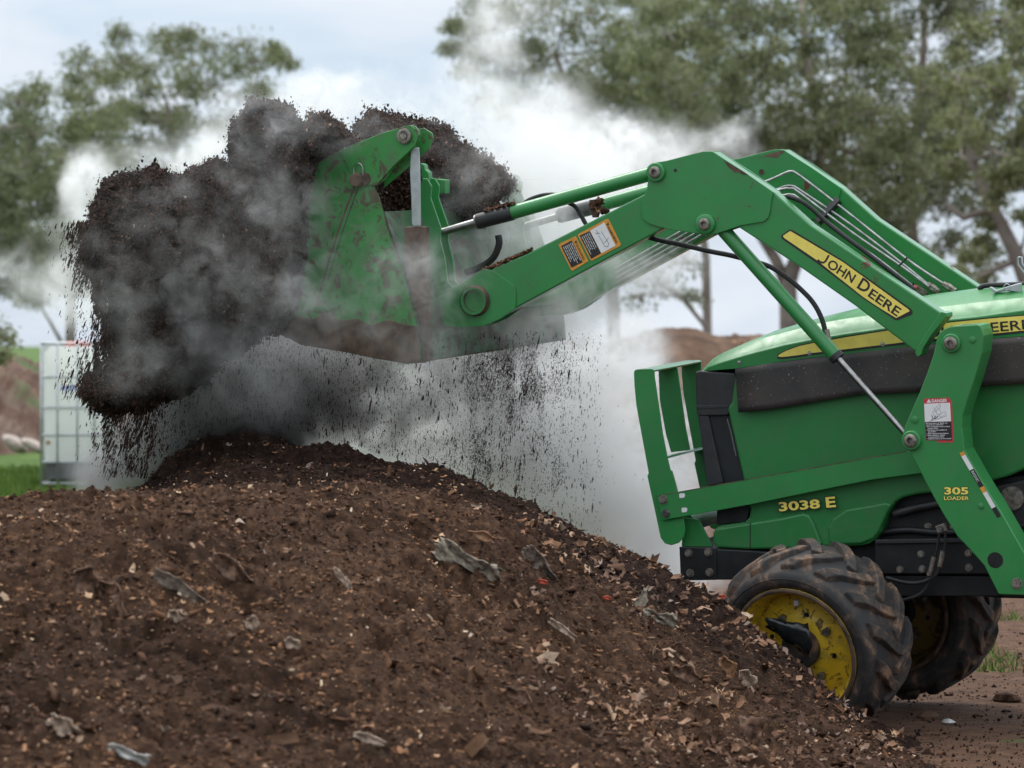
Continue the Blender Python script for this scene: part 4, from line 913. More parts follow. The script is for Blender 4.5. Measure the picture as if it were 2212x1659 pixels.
# ---- bucket
bk = bpy.data.objects.new('bucket', None); COL.objects.link(bk); bk.parent = T
B0, B1 = -0.27, 1.33; BW = B1 - B0
SIDE = [(734, 325), (780, 306), (824, 288), (860, 277), (886, 270), (897, 273), (904, 281), (907, 292), (905, 305), (898, 315), (876, 337), (851, 359), (832, 388), (814, 401), (806, 402), (818, 427), (835, 489), (851, 537), (868, 585), (882, 631), (895, 685), (906, 745), (908, 783), (875, 785), (810, 774), (745, 760), (690, 752), (648, 744), (590, 712), (612, 660), (640, 560), (665, 430), (688, 350)]
MB().prism(pp(B0, *SIDE), B0, B0 + 0.012).build('side_plate', M['green_bucket'], bk, bevel=0.002)
FARS = [(640, 560), (672, 490), (720, 462), (800, 455), (826, 462), (835, 489)] + SIDE[17:27] + [(590, 712), (612, 660)]
MB().prism(pp(B0, *FARS), B1 - 0.012, B1).build('side_plate', M['dirty_green'], bk, bevel=0.002)
# second skin: ear rib welded on the near side plate
MB().prism(pp(B0, (734, 325), (824, 288), (886, 270), (904, 281), (907, 292), (898, 315), (851, 359), (814, 401), (775, 400), (752, 360)), B0 - 0.008, B0 - 0.0005).build('ear_plate', M['green_bucket'], bk, bevel=0.002)
MB().prism([(x + 0.035, z - 0.012) for x, z in pp(B0, (820, 290), (886, 270), (904, 281), (907, 292), (898, 315), (851, 359), (800, 400))], B0 + 0.05, B0 + 0.062).build('ear_plate', M['green_bucket'], bk, bevel=0.002)
line([[(766, 404), (748, 450), (733, 492), (716, 545), (700, 600), (684, 660)]], B0 - 0.0012, 5, 'rust', bk, 'weld_seam')
line([[(775, 402), (757, 452), (742, 494), (725, 548), (709, 604)]], B0 - 0.0014, 2, 'black', bk, 'weld_seam')
line([[(734, 326), (752, 352), (766, 372)]], B0 - 0.0095, 3, 'green_worn', bk, 'fold_line')
line([[(809, 405), (820, 432), (837, 492), (853, 540), (870, 588), (884, 634), (897, 688)]], B0 - 0.0012, 2.2, 'rust', bk, 'rusty_edge')
# back, floor and cutting edge sheets running to the far side
def sheet(nm, line_px, th, mat, y0=B0 + 0.012, y1=B1 - 0.012):
    L = pp(B0, *line_px); b = MB(); n_ = len(L)
    vs = [(x, y0, z) for x, z in L] + [(x, y1, z) for x, z in L]; b.add(vs, [(i, i + 1, i + 1 + n_, i + n_) for i in range(n_ - 1)])
    o = b.build(nm, mat, bk, fix=False); s_ = o.modifiers.new('t', 'SOLIDIFY'); s_.thickness = th; s_.offset = 0; return o
sheet('back_sheet', [(826, 458), (835, 489), (851, 537), (868, 585), (882, 631), (895, 685), (906, 745), (908, 780)], 0.01, M['dirty_green'])
sheet('floor_sheet', [(908, 780), (875, 783), (810, 772), (745, 758), (648, 742)], 0.012, M['rust'])
sheet('cutting_edge', [(660, 744), (592, 714)], 0.018, M['rust'])
plate('wear_strip', B0 - 0.006, 0.006, [(642, 682), (672, 690), (700, 676), (740, 692), (772, 688), (800, 702), (840, 690), (870, 700), (902, 705), (909, 784), (875, 786), (745, 761), (648, 745), (592, 713)], M['rust'], bk)
plate('side_post', B0 + 0.02, 0.05, [(872, 490), (917, 490), (920, 620), (926, 777), (908, 785), (880, 640)], M['rust'], bk)
MB().prism(pp(B0, (884, 326), (893, 320), (901, 318), (903, 400), (904, 489), (890, 489), (886, 484), (885, 430), (882, 370)), B0 + 0.012, B0 + 0.03).build('side_link', M['tin'], bk, bevel=0.004)
c = U3(775, 389, B0); MB().lathe(c, (0, -1, 0), [(-0.01, 16 * S0), (0.035, 16 * S0), (0.038, 14 * S0), (0.038, 0)], 7).lathe(c + Vector((0.03, 0, 0.004)), (0, -1, 0), [(-0.01, 15 * S0), (0.012, 15 * S0), (0.012, 0)], 20).build('latch_bolt', M['rust'], bk)
tubepx('lynch_ring', [(765, 378), (764, 362), (770, 354), (778, 354), (783, 362), (784, 378)], B0 - 0.02, 1.6, 'steel', bk, 8)
c = U3(875, 294, B0 - 0.008); MB().lathe(c, (0, -1, 0), [(0, 17 * S0), (0.014, 17 * S0), (0.016, 15 * S0), (0.016, 10 * S0), (0.008, 10 * S0), (0.008, 8 * S0), (0.02, 8 * S0), (0.02, 0)], 28).build('ear_pin', M['dull_steel'], bk, auto=40)
# carrier frame between arms and bucket
cf = 0.04
for dy in (0.0, 0.905):
    XZc = [(x, z) for x, z in pp(0.0, (912, 385), (921, 386), (931, 402), (929, 427), (941, 462), (951, 491), (950, 520), (960, 560), (966, 610), (1000, 640), (985, 680), (945, 690), (925, 640), (915, 560), (920, 508), (909, 462), (902, 427), (908, 400))]
    MB().prism(XZc, dy + cf - 0.035, dy + cf - 0.025).build('carrier_hook', M['green'], bk, bevel=0.002)
    MB().prism(XZc, dy + cf + 0.045, dy + cf + 0.055).build('carrier_hook', M['green'], bk, bevel=0.002)
plate('carrier_tab', 0.10, 0.04, [(908, 352), (916, 356), (918, 366), (925, 372), (928, 392), (922, 396), (912, 392)], M['green'], bk)
plate('carrier_block', 0.16, 0.05, [(940, 386), (962, 388), (962, 418), (941, 419)], M['green'], bk, 0.004)

# ---- hood: lofted shell
HC = 0.50
ST = [ # px, bottom, side crease, shoulder crease, top, half width
 (1519, 801, 795, 789, 786, 0.235), (1529, 801, 788, 777, 774, 0.25), (1551, 799, 780, 764, 759, 0.262), (1590, 796, 768, 747, 739, 0.27), (1629, 790, 757, 733, 720, 0.275), (1696, 780, 740, 716, 700, 0.278),
 (1757, 772, 728, 700, 684, 0.28), (1828, 765, 716, 688, 667, 0.28), (1905, 756, 705, 678, 652, 0.28), (1989, 745, 692, 668, 639, 0.28), (2115, 733, 679, 653, 622, 0.28), (2212, 726, 665, 643, 612, 0.28), (2420, 708, 645, 622, 595, 0.28)]
b = MB(); ns = 0
for px, zb, z1, z2, zt, hw in ST:
    L0 = HC - hw; x, zb_ = U(px, zb, L0); f = lambda py, l: U(px, py, l)[1]
    row = [(x, L0, zb_), (x, L0, f(z1 + 6, L0)), (x, L0 + 0.012, f(z1, L0 + .012)), (x, L0 + 0.055, f(z2, L0 + .055)), (x, L0 + 0.065, f(z2, L0 + .065) + .004), (x, L0 + 0.16, f(zt, L0 + 0.16) - 0.004), (x, L0 + 0.20, f(zt, L0 + 0.2)), (x, HC, f(zt, L0 + 0.2) + 0.006)]
    zb0 = [r[2] for r in row]
    row += [(x, 2 * HC - r[1], r[2]) for r in row[-2::-1]]
    ns = len(row); b.v += row
for i in range(len(ST) - 1):
    for j in range(ns - 1): b.f.append((i * ns + j, i * ns + j + 1, (i + 1) * ns + j + 1, (i + 1) * ns + j))
b.f.append(tuple(range(ns)))
hood = b.build('hood', M['green_hood'], T, bevel=0.003, auto=32); 
HL = HC - 0.28 - 0.0012
def HLat(px): # the hood side narrows a little toward the nose
    return HC - np.interp(px, [s[0] for s in ST], [s[5] for s in ST])
def hood_strip(up, lo, mat, off, nm):
    b = MB(); vs = []
    for (a, c) in zip(up, lo): 
        la = HLat(a[0]) - off; vs += [U3(a[0], a[1], la), U3(c[0], c[1], la)]
    b.add(vs, [(2 * i, 2 * i + 2, 2 * i + 3, 2 * i + 1) for i in range(len(up) - 1)]); return b.build(nm, M[mat], hood, fix=False)
X_ = [1681, 1688, 1700, 1725, 1757, 1830, 1905, 1980, 2059, 2140, 2212, 2400]
UP = [768, 763, 757, 748, 741, 728, 716, 705, 696, 688, 682, 666]; LO = [770, 771, 770, 767, 762, 754, 745, 736, 728, 721, 714, 698]
hood_strip([(x - (2 if x == 1681 else 0), y - 2.4) for x, y in zip(X_, UP)], [(x - (2 if x == 1681 else 0), y + 5) for x, y in zip(X_, LO)], 'black', 0.0012, 'side_stripe_border')
hood_strip(list(zip(X_, UP)), list(zip(X_, LO)), 'yellow', 0.0022, 'side_stripe')
text('name_lettering', 'JOHN DEERE', (1985, 731), (2226, 710), HL - 0.0025, 20.5, 'black', hood, 0.012)
for q in ((1597, 783), (1749, 763), (1907, 743)):
    la = float(HLat(q[0])) - 0.001; c = U3(q[0], q[1], la); MB().lathe(c, (0, -1, 0), [(0, 5 * S0), (0.002, 5 * S0), (0.002, 3.4 * S0), (0.005, 2.6 * S0), (0.0055, 0)], 16).build('screw', M['steel'], hood, auto=30)
# exhaust side latch and rubber strap on top of the hood
tubepx('strap', [(2114, 625), (2122, 619), (2140, 616), (2180, 615), (2240, 612)], 0.40, 5.5, 'rubber', hood)
MB().prism(pp(0.33, (2137, 620), (2142, 620), (2152, 627), (2170, 621), (2196, 613), (2206, 611), (2206, 632), (2190, 630), (2172, 628), (2150, 633), (2140, 628)), 0.33, 0.345).build('toggle_latch', M['tin'], hood, bevel=0.003)
tubepx('latch_wire', [(2200, 556), (2207, 556), (2208, 570), (2225, 592)], 0.34, 2.5, 'tin', hood, 8, sub=0)
tubepx('latch_wire', [(2199, 556), (2199, 572), (2216, 594)], 0.34, 2.5, 'tin', hood, 8, sub=0)
tubepx('latch_ring', [(2168, 620), (2172, 614), (2178, 614), (2182, 620), (2178, 626), (2172, 626), (2168, 620)], 0.33, 1.2, 'tin', hood, 8)

# ---- side panel, flap, grille
PL = 0.235
panel = plate('side_panel', PL, 0.50, [(1571, 882), (1580, 870), (1589, 800), (1800, 770), (2330, 716), (2330, 990), (2212, 1014), (2178, 1029), (2131, 1042), (2009, 1065), (1980, 1068), (1951, 1075), (1936, 1083), (1926, 1096), (1918, 1112), (1910, 1129), (1903, 1150), (1889, 1167), (1877, 1175), (1860, 1179), (1620, 1188), (1560, 1184), (1546, 1180), (1541, 1166), (1540, 1151), (1546, 1140), (1560, 1135), (1608, 1128), (1618, 1118), (1620, 1100), (1605, 1034)], M['green_panel'], bevel=0.010)
MB().prism(pp(PL, (1543, 1174), (1542, 1150), (1548, 1141), (1608, 1131), (1690, 1118), (1737, 1108), (1751, 1112), (1762, 1132), (1778, 1176), (1770, 1183), (1620, 1186), (1552, 1182)), PL - 0.016, PL + 0.02).build('panel_relief', M['green_panel'], panel, bevel=0.009)
MB().prism(pp(PL, (1800, 1120), (1830, 1100), (1890, 1090), (1915, 1085), (1928, 1090), (1916, 1112), (1900, 1148), (1888, 1163), (1862, 1174), (1810, 1176), (1792, 1172), (1790, 1140)), PL - 0.010, PL + 0.02).build('panel_relief', M['green_panel'], panel, bevel=0.008)
plate('panel_seam', PL - 0.0175, 0.004, [(1619.2, 1130), (1621, 1130), (1621.4, 1186), (1619.6, 1186)], M['black'], panel, 0)
text('model_lettering', '3038', (1681, 1105), (1774, 1097.5), PL - 0.0185, 21, 'black', panel, 0.06); text('model_lettering', '3038', (1683, 1104), (1772, 1097), PL - 0.020, 19, 'yellow', panel, 0.03)
text('model_lettering', 'E', (1783, 1097), (1808, 1095), PL - 0.0185, 24, 'black', panel, 0.06); text('model_lettering', 'E', (1785, 1096), (1806, 1094.3), PL - 0.020, 22, 'yellow', panel, 0.03)
# rubber sheet screwed along the bottom of the hood, slightly wavy
FU = [(1589, 797), (1660, 786), (1728, 777), (1800, 768), (1880, 758), (1962, 749), (2040, 741), (2126, 733), (2212, 727), (2420, 709)]
FLo = [(1596, 891), (1660, 885), (1728, 874), (1800, 862), (1859, 852), (1962, 848), (2040, 842), (2103, 836), (2212, 829), (2420, 812)]
b = MB(); vs = []; m_ = 8
for i, (a, c) in enumerate(zip(FU, FLo)):
    for j in range(m_):
        t = j / (m_ - 1); la = 0.212 - 0.005 * t + 0.003 * t * math.sin(i * 1.9 + 2.2 * t); vs.append(U3(a[0] + (c[0] - a[0]) * t, a[1] + (c[1] - a[1]) * t, la))
b.add(vs, [(i * m_ + j, (i + 1) * m_ + j, (i + 1) * m_ + j + 1, i * m_ + j + 1) for i in range(len(FU) - 1) for j in range(m_ - 1)])
o = b.build('rubber_flap', M['flap'], T, fix=False, smooth=True); s_ = o.modifiers.new('t', 'SOLIDIFY'); s_.thickness = 0.006
# radiator surround and mesh
plate('radiator_top', 0.245, 0.51, [(1501, 804), (1510, 801), (1587, 806), (1600, 870), (1589, 876), (1571, 898), (1508, 899), (1504, 893)], M['black_plastic'], T, 0.006)
plate('radiator_top_rib', 0.243, 0.514, [(1503, 876), (1589, 874), (1588, 880), (1504, 884)], M['black_plastic'], T, 0.002)
plate('radiator_post', 0.25, 0.50, [(1507, 898), (1530, 898), (1562, 1043), (1536, 1049), (1528, 1049)], M['black_plastic'], T, 0.004)
plate('radiator_screen', 0.262, 0.476, [(1528, 896), (1580, 896), (1625, 1040), (1622, 1095), (1612, 1128), (1548, 1134), (1548, 1095), (1560, 1043)], M['chassis'], T, 0.004)
tubepx('screen_edge', [(1571, 905), (1578, 930), (1590, 985)], 0.232, 1.4, 'steel', T, 6, sub=0)

# ---- bar and guard
BL = 0.185
bar = plate('side_bar', BL, 0.012, [(1417, 1071), (1500, 1056), (1620, 1034), (1800, 1002), (1960, 974), (2080, 985), (2060, 1015), (1990, 1022), (1885, 1036), (1750, 1063), (1620, 1090), (1431, 1124)], M['green'], T, 0.002)
plate('bar_top_rust', BL - 0.0008, 0.001, [(1417, 1072.6), (1500, 1057.6), (1620, 1035.6), (1800, 1003.6), (1960, 975.6), (1960, 974), (1800, 1002), (1620, 1034), (1500, 1056), (1417, 1071)], M['rust'], bar, 0)
for q in ((1473, 1071), (1478, 1102)):
    MB().prism([(x, z) for x, z in pp(BL - 0.0015, (q[0] - 6, q[1] - 1), (q[0] - 5, q[1] - 5), (q[0] + 5, q[1] - 5.6), (q[0] + 7, q[1] - 1), (q[0] + 5, q[1] + 4), (q[0] - 5, q[1] + 5))], BL - 0.0015, BL - 0.001).build('slot', M['white'], bar)
bolt(1433, 1079, BL, 7.5, bar); bolt(1439, 1109, BL, 7, bar, 'steel')
guard = bpy.data.objects.new('front_guard', None); COL.objects.link(guard); guard.parent = T
def gstrip(nm, y, pts, mat=M['green']):
    """flat bar standing on edge, 8 mm thick; outline in the near guard plane"""
    return MB().prism(pp(0.2, *pts), y, y + 0.008).build(nm, mat, guard, bevel=0.002)
NEARG = [(1369, 806), (1372, 802), (1378, 800), (1413, 800), (1414, 815), (1423, 878), (1431, 935), (1442, 991), (1448, 1015), (1452, 1018), (1462, 1054), (1476, 1116), (1480, 1143), (1477, 1160), (1466, 1173), (1450, 1178), (1436, 1174), (1427, 1162), (1413, 1097), (1398, 1028), (1401, 1022), (1388, 952), (1374, 874), (1370, 830)]
gstrip('guard_side', 0.2, NEARG); gstrip('guard_side', 0.775, NEARG)
MID = [(1371, 806), (1413, 803), (1423, 878), (1431, 935), (1441, 985), (1399, 990), (1388, 952), (1374, 874)]
gstrip('guard_bar', 0.48, MID)
# top plate wraps over
b = MB(); top = pp(0.2, (1369, 806), (1371, 800), (1377, 798), (1408, 797), (1413, 800))
b.add([(x, 0.2, z) for x, z in top] + [(x, 0.783, z) for x, z in top], [(i, i + 1, i + 6, i + 5) for i in range(4)])
o = b.build('guard_top', M['green_worn'], guard, fix=False); s_ = o.modifiers.new('t', 'SOLIDIFY'); s_.thickness = 0.008
b = MB(); sh_ = pp(0.2, (1400, 994), (1442, 986)); b.add([(x, 0.208, z) for x, z in sh_] + [(x, 0.775, z) for x, z in sh_], [(0, 1, 3, 2)])
o = b.build('guard_shelf', M['green_worn'], guard, fix=False); s_ = o.modifiers.new('t', 'SOLIDIFY'); s_.thickness = 0.008
plate('guard_bracket', 0.24, 0.012, [(1476, 1118), (1509, 1122), (1540, 1181), (1472, 1181)], M['green_panel'], guard)
plate('guard_bracket', 0.72, 0.012, [(1476, 1118), (1509, 1122), (1540, 1181), (1472, 1181)], M['green_panel'], guard)
MB().tube([U3(1480, 1130, 0.26), U3(1480, 1130, 0.26) + Vector((0, .45, 0))], 22 * S0, 20).build('guard_tube', M['green_panel'], guard, auto=40)
fb = plate('front_frame', 0.20, 0.60, [(1467, 1182), (1620, 1190), (1700, 1196), (1700, 1252), (1470, 1253)], M['chassis'], T, 0.004)
plate('front_frame_plate', 0.192, 0.008, [(1467, 1181), (1547, 1184), (1548, 1253), (1470, 1254)], M['chassis'], T, 0.003)
for q in ((1488, 1195), (1530, 1193), (1491, 1238), (1533, 1236)): bolt(q[0], q[1], 0.192, 7, fb)

# ---- dark engine, frame rail, axle behind the wheels
ch = plate('chassis', 0.30, 0.42, [(1560, 1190), (1860, 1175), (1905, 1120), (1940, 1070), (2140, 1035), (2500, 990), (2500, 1300), (2160, 1292), (1900, 1270), (1700, 1262), (1560, 1250)], M['chassis'], T, 0.006)
rail = plate('frame_rail', 0.24, 0.03, [(1890, 1168), (2420, 1160), (2420, 1290), (2150, 1275), (2145, 1240), (1890, 1240)], M['chassis'], ch, 0.004)
plate('rail_lip', 0.225, 0.03, [(1890, 1166), (2420, 1158), (2420, 1168), (1890, 1175)], M['black_plastic'], ch, 0.003)
plate('lower_rail', 0.26, 0.04, [(1880, 1243), (2140, 1245), (2160, 1288), (1880, 1288)], M['chassis'], ch, 0.004)
for q in ((1990, 1197), (1992, 1229), (1944, 1230), (2092, 1195), (2093, 1226)): bolt(q[0], q[1], 0.24, 6, ch, 'dull_steel')
bolt(2005, 1137, 0.30, 6, ch); bolt(2060, 1138, 0.30, 6, ch)
tubepx('engine_pipe', [(1905, 1150), (1960, 1145), (2030, 1150), (2140, 1145), (2260, 1130)], 0.28, 8, 'chassis', ch)
tubepx('engine_pipe', [(1930, 1110), (1990, 1095), (2050, 1085)], 0.27, 9, 'black_plastic', ch)
MB().lathe(U3(2190, 1075, 0.29), (0, -1, 0), [(0, 26 * S0), (0.03, 26 * S0), (0.03, 0)], 20).build('engine_pulley', M['dull_steel'], ch, auto=40)
plate('engine_cover', 0.27, 0.03, [(2150, 1050), (2240, 1030), (2300, 1100), (2280, 1160), (2180, 1150)], M['black_plastic'], ch, 0.01)
plate('hose_clamp', 0.15, 0.02, [(2020, 1137), (2040, 1130), (2046, 1146), (2026, 1154)], M['dull_steel'], ch, 0.002); bolt(2033, 1141, 0.15, 5, ch)
tubepx('steering_hose', [(2030, 1150), (2024, 1185), (2016, 1220)], 0.15, 3, 'rubber', ch); tubepx('steering_hose', [(2042, 1148), (2041, 1180), (2034, 1205)], 0.15, 3, 'rubber', ch)
tubepx('hose_end', [(2018, 1203), (2007, 1243)], 0.15, 6, 'dull_steel', ch, 8); tubepx('hose_end', [(2037, 1190), (2030, 1224)], 0.15, 6, 'dull_steel', ch, 8)
tubepx('steering_hose', [(2030, 1222), (2022, 1240), (1996, 1256), (1960, 1259), (1915, 1248)], 0.16, 4.2, 'rubber', ch)
tubepx('steering_hose', [(2006, 1242), (2002, 1265), (1985, 1285), (1950, 1297)], 0.17, 4, 'rubber', ch)
MB().tube([U3(1760, 1380, 0.10), U3(1760, 1380, 0.10) + Vector((0, 0.78, 0.0))], 34 * S0, 16).build('front_axle', M['chassis'], T, auto=40)
MB().prism(pp(0.3, (1700, 1250), (1830, 1250), (1800, 1400), (1725, 1400)), 0.38, 0.62).build('axle_mount', M['chassis'], T, bevel=0.01)

# ---- front wheels
def wheel(c, ax, Rt, wd, Rr, far=False):
    """c: centre of the rim's outer edge; ax: axis pointing inward; Rt tyre radius, wd width, Rr rim radius"""
    w = bpy.data.objects.new('front_wheel', None); COL.objects.link(w); w.parent = T
    ax = ax.normalized(); up = Vector((0, 0, 1)); e1 = (up - ax * up.dot(ax)).normalized(); e2 = ax.cross(e1)
    fr = Matrix((( e1.x, e2.x, ax.x, c.x), (e1.y, e2.y, ax.y, c.y), (e1.z, e2.z, ax.z, c.z), (0, 0, 0, 1)))
    Rb = Rt - 0.027
    prof = [(0.012, Rr * 0.99), (-0.005, Rr * 1.02), (-0.020, Rr * 1.10), (-0.022, Rr + (Rb - Rr) * .45), (-0.012, Rr + (Rb - Rr) * .72), (0.012, Rb - 0.018), (0.05, Rb), (wd * .5, Rb + 0.010), (wd - .05, Rb), (wd - 0.012, Rb - 0.018), (wd + 0.012, Rr + (Rb - Rr) * .72), (wd + 0.022, Rr + (Rb - Rr) * .45), (wd + 0.02, Rr * 1.1), (wd, Rr * 1.0), (wd - .012, Rr * .97)]
    b = MB().lathe((0, 0, 0), (0, 0, 1), prof, 72); b.v = [tuple(fr @ Vector(v)) for v in b.v]
    ty = b.build('tyre', M['tyre'], w, smooth=True)
    b = MB().lathe((0, 0, 0), (0, 0, 1), [(-0.0215, Rr + (Rb - Rr) * .50), (-0.0245, Rr + (Rb - Rr) * .52), (-0.0215, Rr + (Rb - Rr) * .54)], 72); b.v = [tuple(fr @ Vector(v)) for v in b.v]; b.build('sidewall_bead', M['tyre'], ty, smooth=True)
    # bar lugs: sweep from each shoulder to the centre, handed
    L = MB(); nl = 15
    for side in (0, 1):
        for k in range(nl):
            a0 = 2 * math.pi * (k + 0.5 * side) / nl; nst = 8; prev = None
            for i in range(nst + 1):
                t = i / nst; yy = (0.012 + (wd * .53) * t) if side == 0 else (wd - 0.012 - (wd * .53) * t)
                aa = a0 + (0.40 * t + 0.06 * math.sin(3 * t)); hw = (0.030 - 0.008 * t) / Rt; rb = Rb - (0.035 if i == 0 else 0.012); rt_ = Rt - (0.026 if i == 0 else 0.006 if i == 1 else 0)
                ring = []
                for rad, hh in ((rb, hw * 1.45), (rt_, hw)):
                    for s_ in (-1, 1): ring.append(Vector((rad * math.cos(aa + s_ * hh), rad * math.sin(aa + s_ * hh), yy)))
                base = len(L.v); L.v += [tuple(fr @ q) for q in ring]
                if prev is not None:
                    p = prev; q = base; L.f += [(p + 2, p + 3, q + 3, q + 2), (p, p + 2, q + 2, q), (p + 3, p + 1, q + 1, q + 3)]
                else: L.f.append((base, base + 1, base + 3, base + 2))
                prev = base
            L.f.append((prev, prev + 2, prev + 3, prev + 1))
    L.build('tread', M['tread'], ty, bevel=0.005)
    rp = [(0.014, Rr * 1.0), (-0.012, Rr * 1.03), (-0.018, Rr * 1.0), (-0.014, Rr * .965), (0.004, Rr * .94), (0.02, Rr * .90), (0.06, Rr * .88), (0.10, Rr * .80), (0.20, Rr * .78), (wd, Rr * .95)]
    b = MB().lathe((0, 0, 0), (0, 0, 1), rp, 64); b.v = [tuple(fr @ Vector(v)) for v in b.v]; YR = M['shaded_rim'] if far else M['yellow_rim']; rim = b.build('rim', YR, w, auto=40)
    b = MB().lathe((0, 0, 0), (0, 0, 1), [(-0.0135, Rr * 1.028), (-0.0195, Rr * 1.012), (-0.0192, Rr * .985), (-0.0165, Rr * .965)], 64); b.v = [tuple(fr @ Vector(v)) for v in b.v]; b.build('rim_edge', M['rust'], rim, smooth=True)
    dp = [(0.10, Rr * .84), (0.088, Rr * .76), (0.082, Rr * .62), (0.070, Rr * .50), (0.062, Rr * .46), (0.062, Rr * .1)]
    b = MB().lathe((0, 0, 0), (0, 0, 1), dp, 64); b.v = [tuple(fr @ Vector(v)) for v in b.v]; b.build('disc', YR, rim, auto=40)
    hp_ = [(0.070, Rr * .31), (0.045, Rr * .31), (0.030, Rr * .29), (0.026, Rr * .25), (0.026, 0)]
    b = MB().lathe((0, 0, 0), (0, 0, 1), hp_, 32); b.v = [tuple(fr @ Vector(v)) for v in b.v]; b.build('hub', M['tyre'], w, auto=40)
    for k in range(8):
        a = 2 * math.pi * (k + .3) / 8; q = Vector((math.cos(a) * Rr * .52, math.sin(a) * Rr * .52, 0.070)); b = MB()
        if k % 2: b.lathe(q, (0, 0, -1), [(0, 0.017), (0.022, 0.017), (0.022, 0)], 6); nm, mt = 'wheel_nut', M['dull_steel']
        else: b.lathe(q, (0, 0, -1), [(-.002, 0.011), (0.0015, 0.011), (0.0015, 0)], 14); nm, mt = 'bolt_hole', M['chassis']
        b.v = [tuple(fr @ Vector(v)) for v in b.v]; b.build(nm, mt, rim)
    if not far:
        b = MB(); b.box((0, 0, 0), (0.022, 0.018, 0.014)); q = Vector((Rr * .70, -Rr * 0.02, 0.068)); b.v = [tuple(fr @ (Vector(v) + q)) for v in b.v]; b.build('wheel_weight', M['white'], rim)
        # dark plastic film wound on the hub
        b = MB(); rr = random.Random(4)
        for i in range(9):
            for j in range(4):
                t = i / 8; b.v.append(tuple(U3(1655 + 95 * t + rr.uniform(-5, 5), 1345 + 38 * t + (j - 1.5) * (6 + 18 * t) + rr.uniform(-3, 3), -0.24 + rr.uniform(-0.015, 0.015) - 0.008 * math.sin(j * 1.6))))
        b.f = [(i * 4 + j, i * 4 + j + 1, (i + 1) * 4 + j + 1, (i + 1) * 4 + j) for i in range(8) for j in range(3)]
        o = b.build('wrapped_film', simple('black_film', (0.014, 0.016, 0.017), 0.25), w, fix=False, smooth=True); s_ = o.modifiers.new('t', 'SOLIDIFY'); s_.thickness = 0.002
    return w
def loc_dir(v): return Vector((v.dot(Bx), v.dot(Vy), v.dot(Wz)))
AX = loc_dir(Vector((0.505, 0.822, 0.262)))
RW = 209 * S0
wheel(U3(1718, 1409, -0.235), AX, RW, 0.315, 141 * S0)
AX2 = loc_dir(Vector((0.50, 0.855, 0.14)))
fc = U3(1716, 1402, -0.235) + Vector((0.11, 0.98, 0.02))
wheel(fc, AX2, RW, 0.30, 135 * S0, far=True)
MB().tube([U3(1760, 1392, 0.02), fc + AX2 * 0.25], 40 * S0, 14).build('axle_housing', M['chassis'], T, auto=40)
# ---------------------------------------------------------------- compost in the air
def poly_sd(poly, X, Z):
    """signed distance (positive inside) to a closed outline in picture pixels"""
    P = np.array(poly, float); n = len(P); d = np.full(X.shape, 1e9); inside = np.zeros(X.shape, bool)
    for i in range(n):
        a, b = P[i], P[(i + 1) % n]; e = b - a; t = np.clip(((X - a[0]) * e[0] + (Z - a[1]) * e[1]) / (e @ e), 0, 1)
        d = np.minimum(d, np.hypot(X - a[0] - t * e[0], Z - a[1] - t * e[1]))
        c = ((a[1] <= Z) != (b[1] <= Z)); xi = a[0] + (Z - a[1]) / (e[1] if e[1] else 1e-9) * e[0]; inside ^= (c & (X < xi))
    return np.where(inside, d, -d)
def to_world(px, py, D): return np.stack([(px - 1106) / FPX * D, D, CZ - (py - HPX) / FPX * D], -1)
def body(name, poly, D, thick, step, mat, label, amp=0.05, tilt=0.0):
    """lumpy body filling an outline, thick metres front to back"""
    P = np.array(poly, float); x0, y0 = P.min(0) - 4; x1, y1 = P.max(0) + 4
    X, Y = np.meshgrid(np.arange(x0, x1, step), np.arange(y0, y1, step))
    w = np.stack([X.ravel() / 40, Y.ravel() / 40, 0 * X.ravel() + D], 1)
    Xw = X + 30 * fbm(w, 3).reshape(X.shape) + 7 * fbm(w * 4, 2).reshape(X.shape); Yw = Y + 30 * fbm(w + 31, 3).reshape(X.shape) + 7 * fbm(w * 4 + 7, 2).reshape(X.shape)
    sd = poly_sd(poly, Xw, Yw); h = np.sqrt(np.clip(sd, 0, None) / 70.0); h = np.clip(h, 0, 1) * thick / 2
    h = h + np.where(sd > 0, 1, 0) * np.clip(sd / 20, 0, 1) * amp * (2.4 * fbm(w * 1.1 + 5, 3, .6) + 1.8 * fbm(w * 3.2 + 19, 2, .6) + 1.3 * fbm(w * 7.5 + 9, 3, .65)).reshape(X.shape)
    h = np.clip(h, 0.001, None)
    Dm = D + tilt * (X - P[:, 0].mean()) / 545
    F = to_world(X, Y, Dm - h); Bk = to_world(X, Y, Dm + h)
    nr, nc = X.shape; ok = sd > -1; idx = np.arange(nr * nc).reshape(nr, nc)
    q = grid_faces(nr, nc); keep = ok.ravel()[q].all(1); q = q[keep]
    V = np.concatenate([F.reshape(-1, 3), Bk.reshape(-1, 3)]); N_ = nr * nc
    # rim faces
    ed = {}
    for f in q:
        for a, b in zip(f, np.roll(f, -1)): ed[(a, b)] = 1
    rim = [(a, b, b + N_, a + N_) for (a, b) in ed if (b, a) not in ed]
    fs = np.concatenate([q[:, ::-1], q + N_, np.array(rim)[:, ::-1] if rim else np.zeros((0, 4), int)])
    o = raw_mesh(name, V, fs, mat, smooth=True)
    import bmesh
    bm = bmesh.new(); bm.from_mesh(o.data); bmesh.ops.delete(bm, geom=[v for v in bm.verts if not v.link_faces], context='VERTS'); bm.to_mesh(o.data); bm.free()
    if label: tag(o, label, 'compost')
    return o
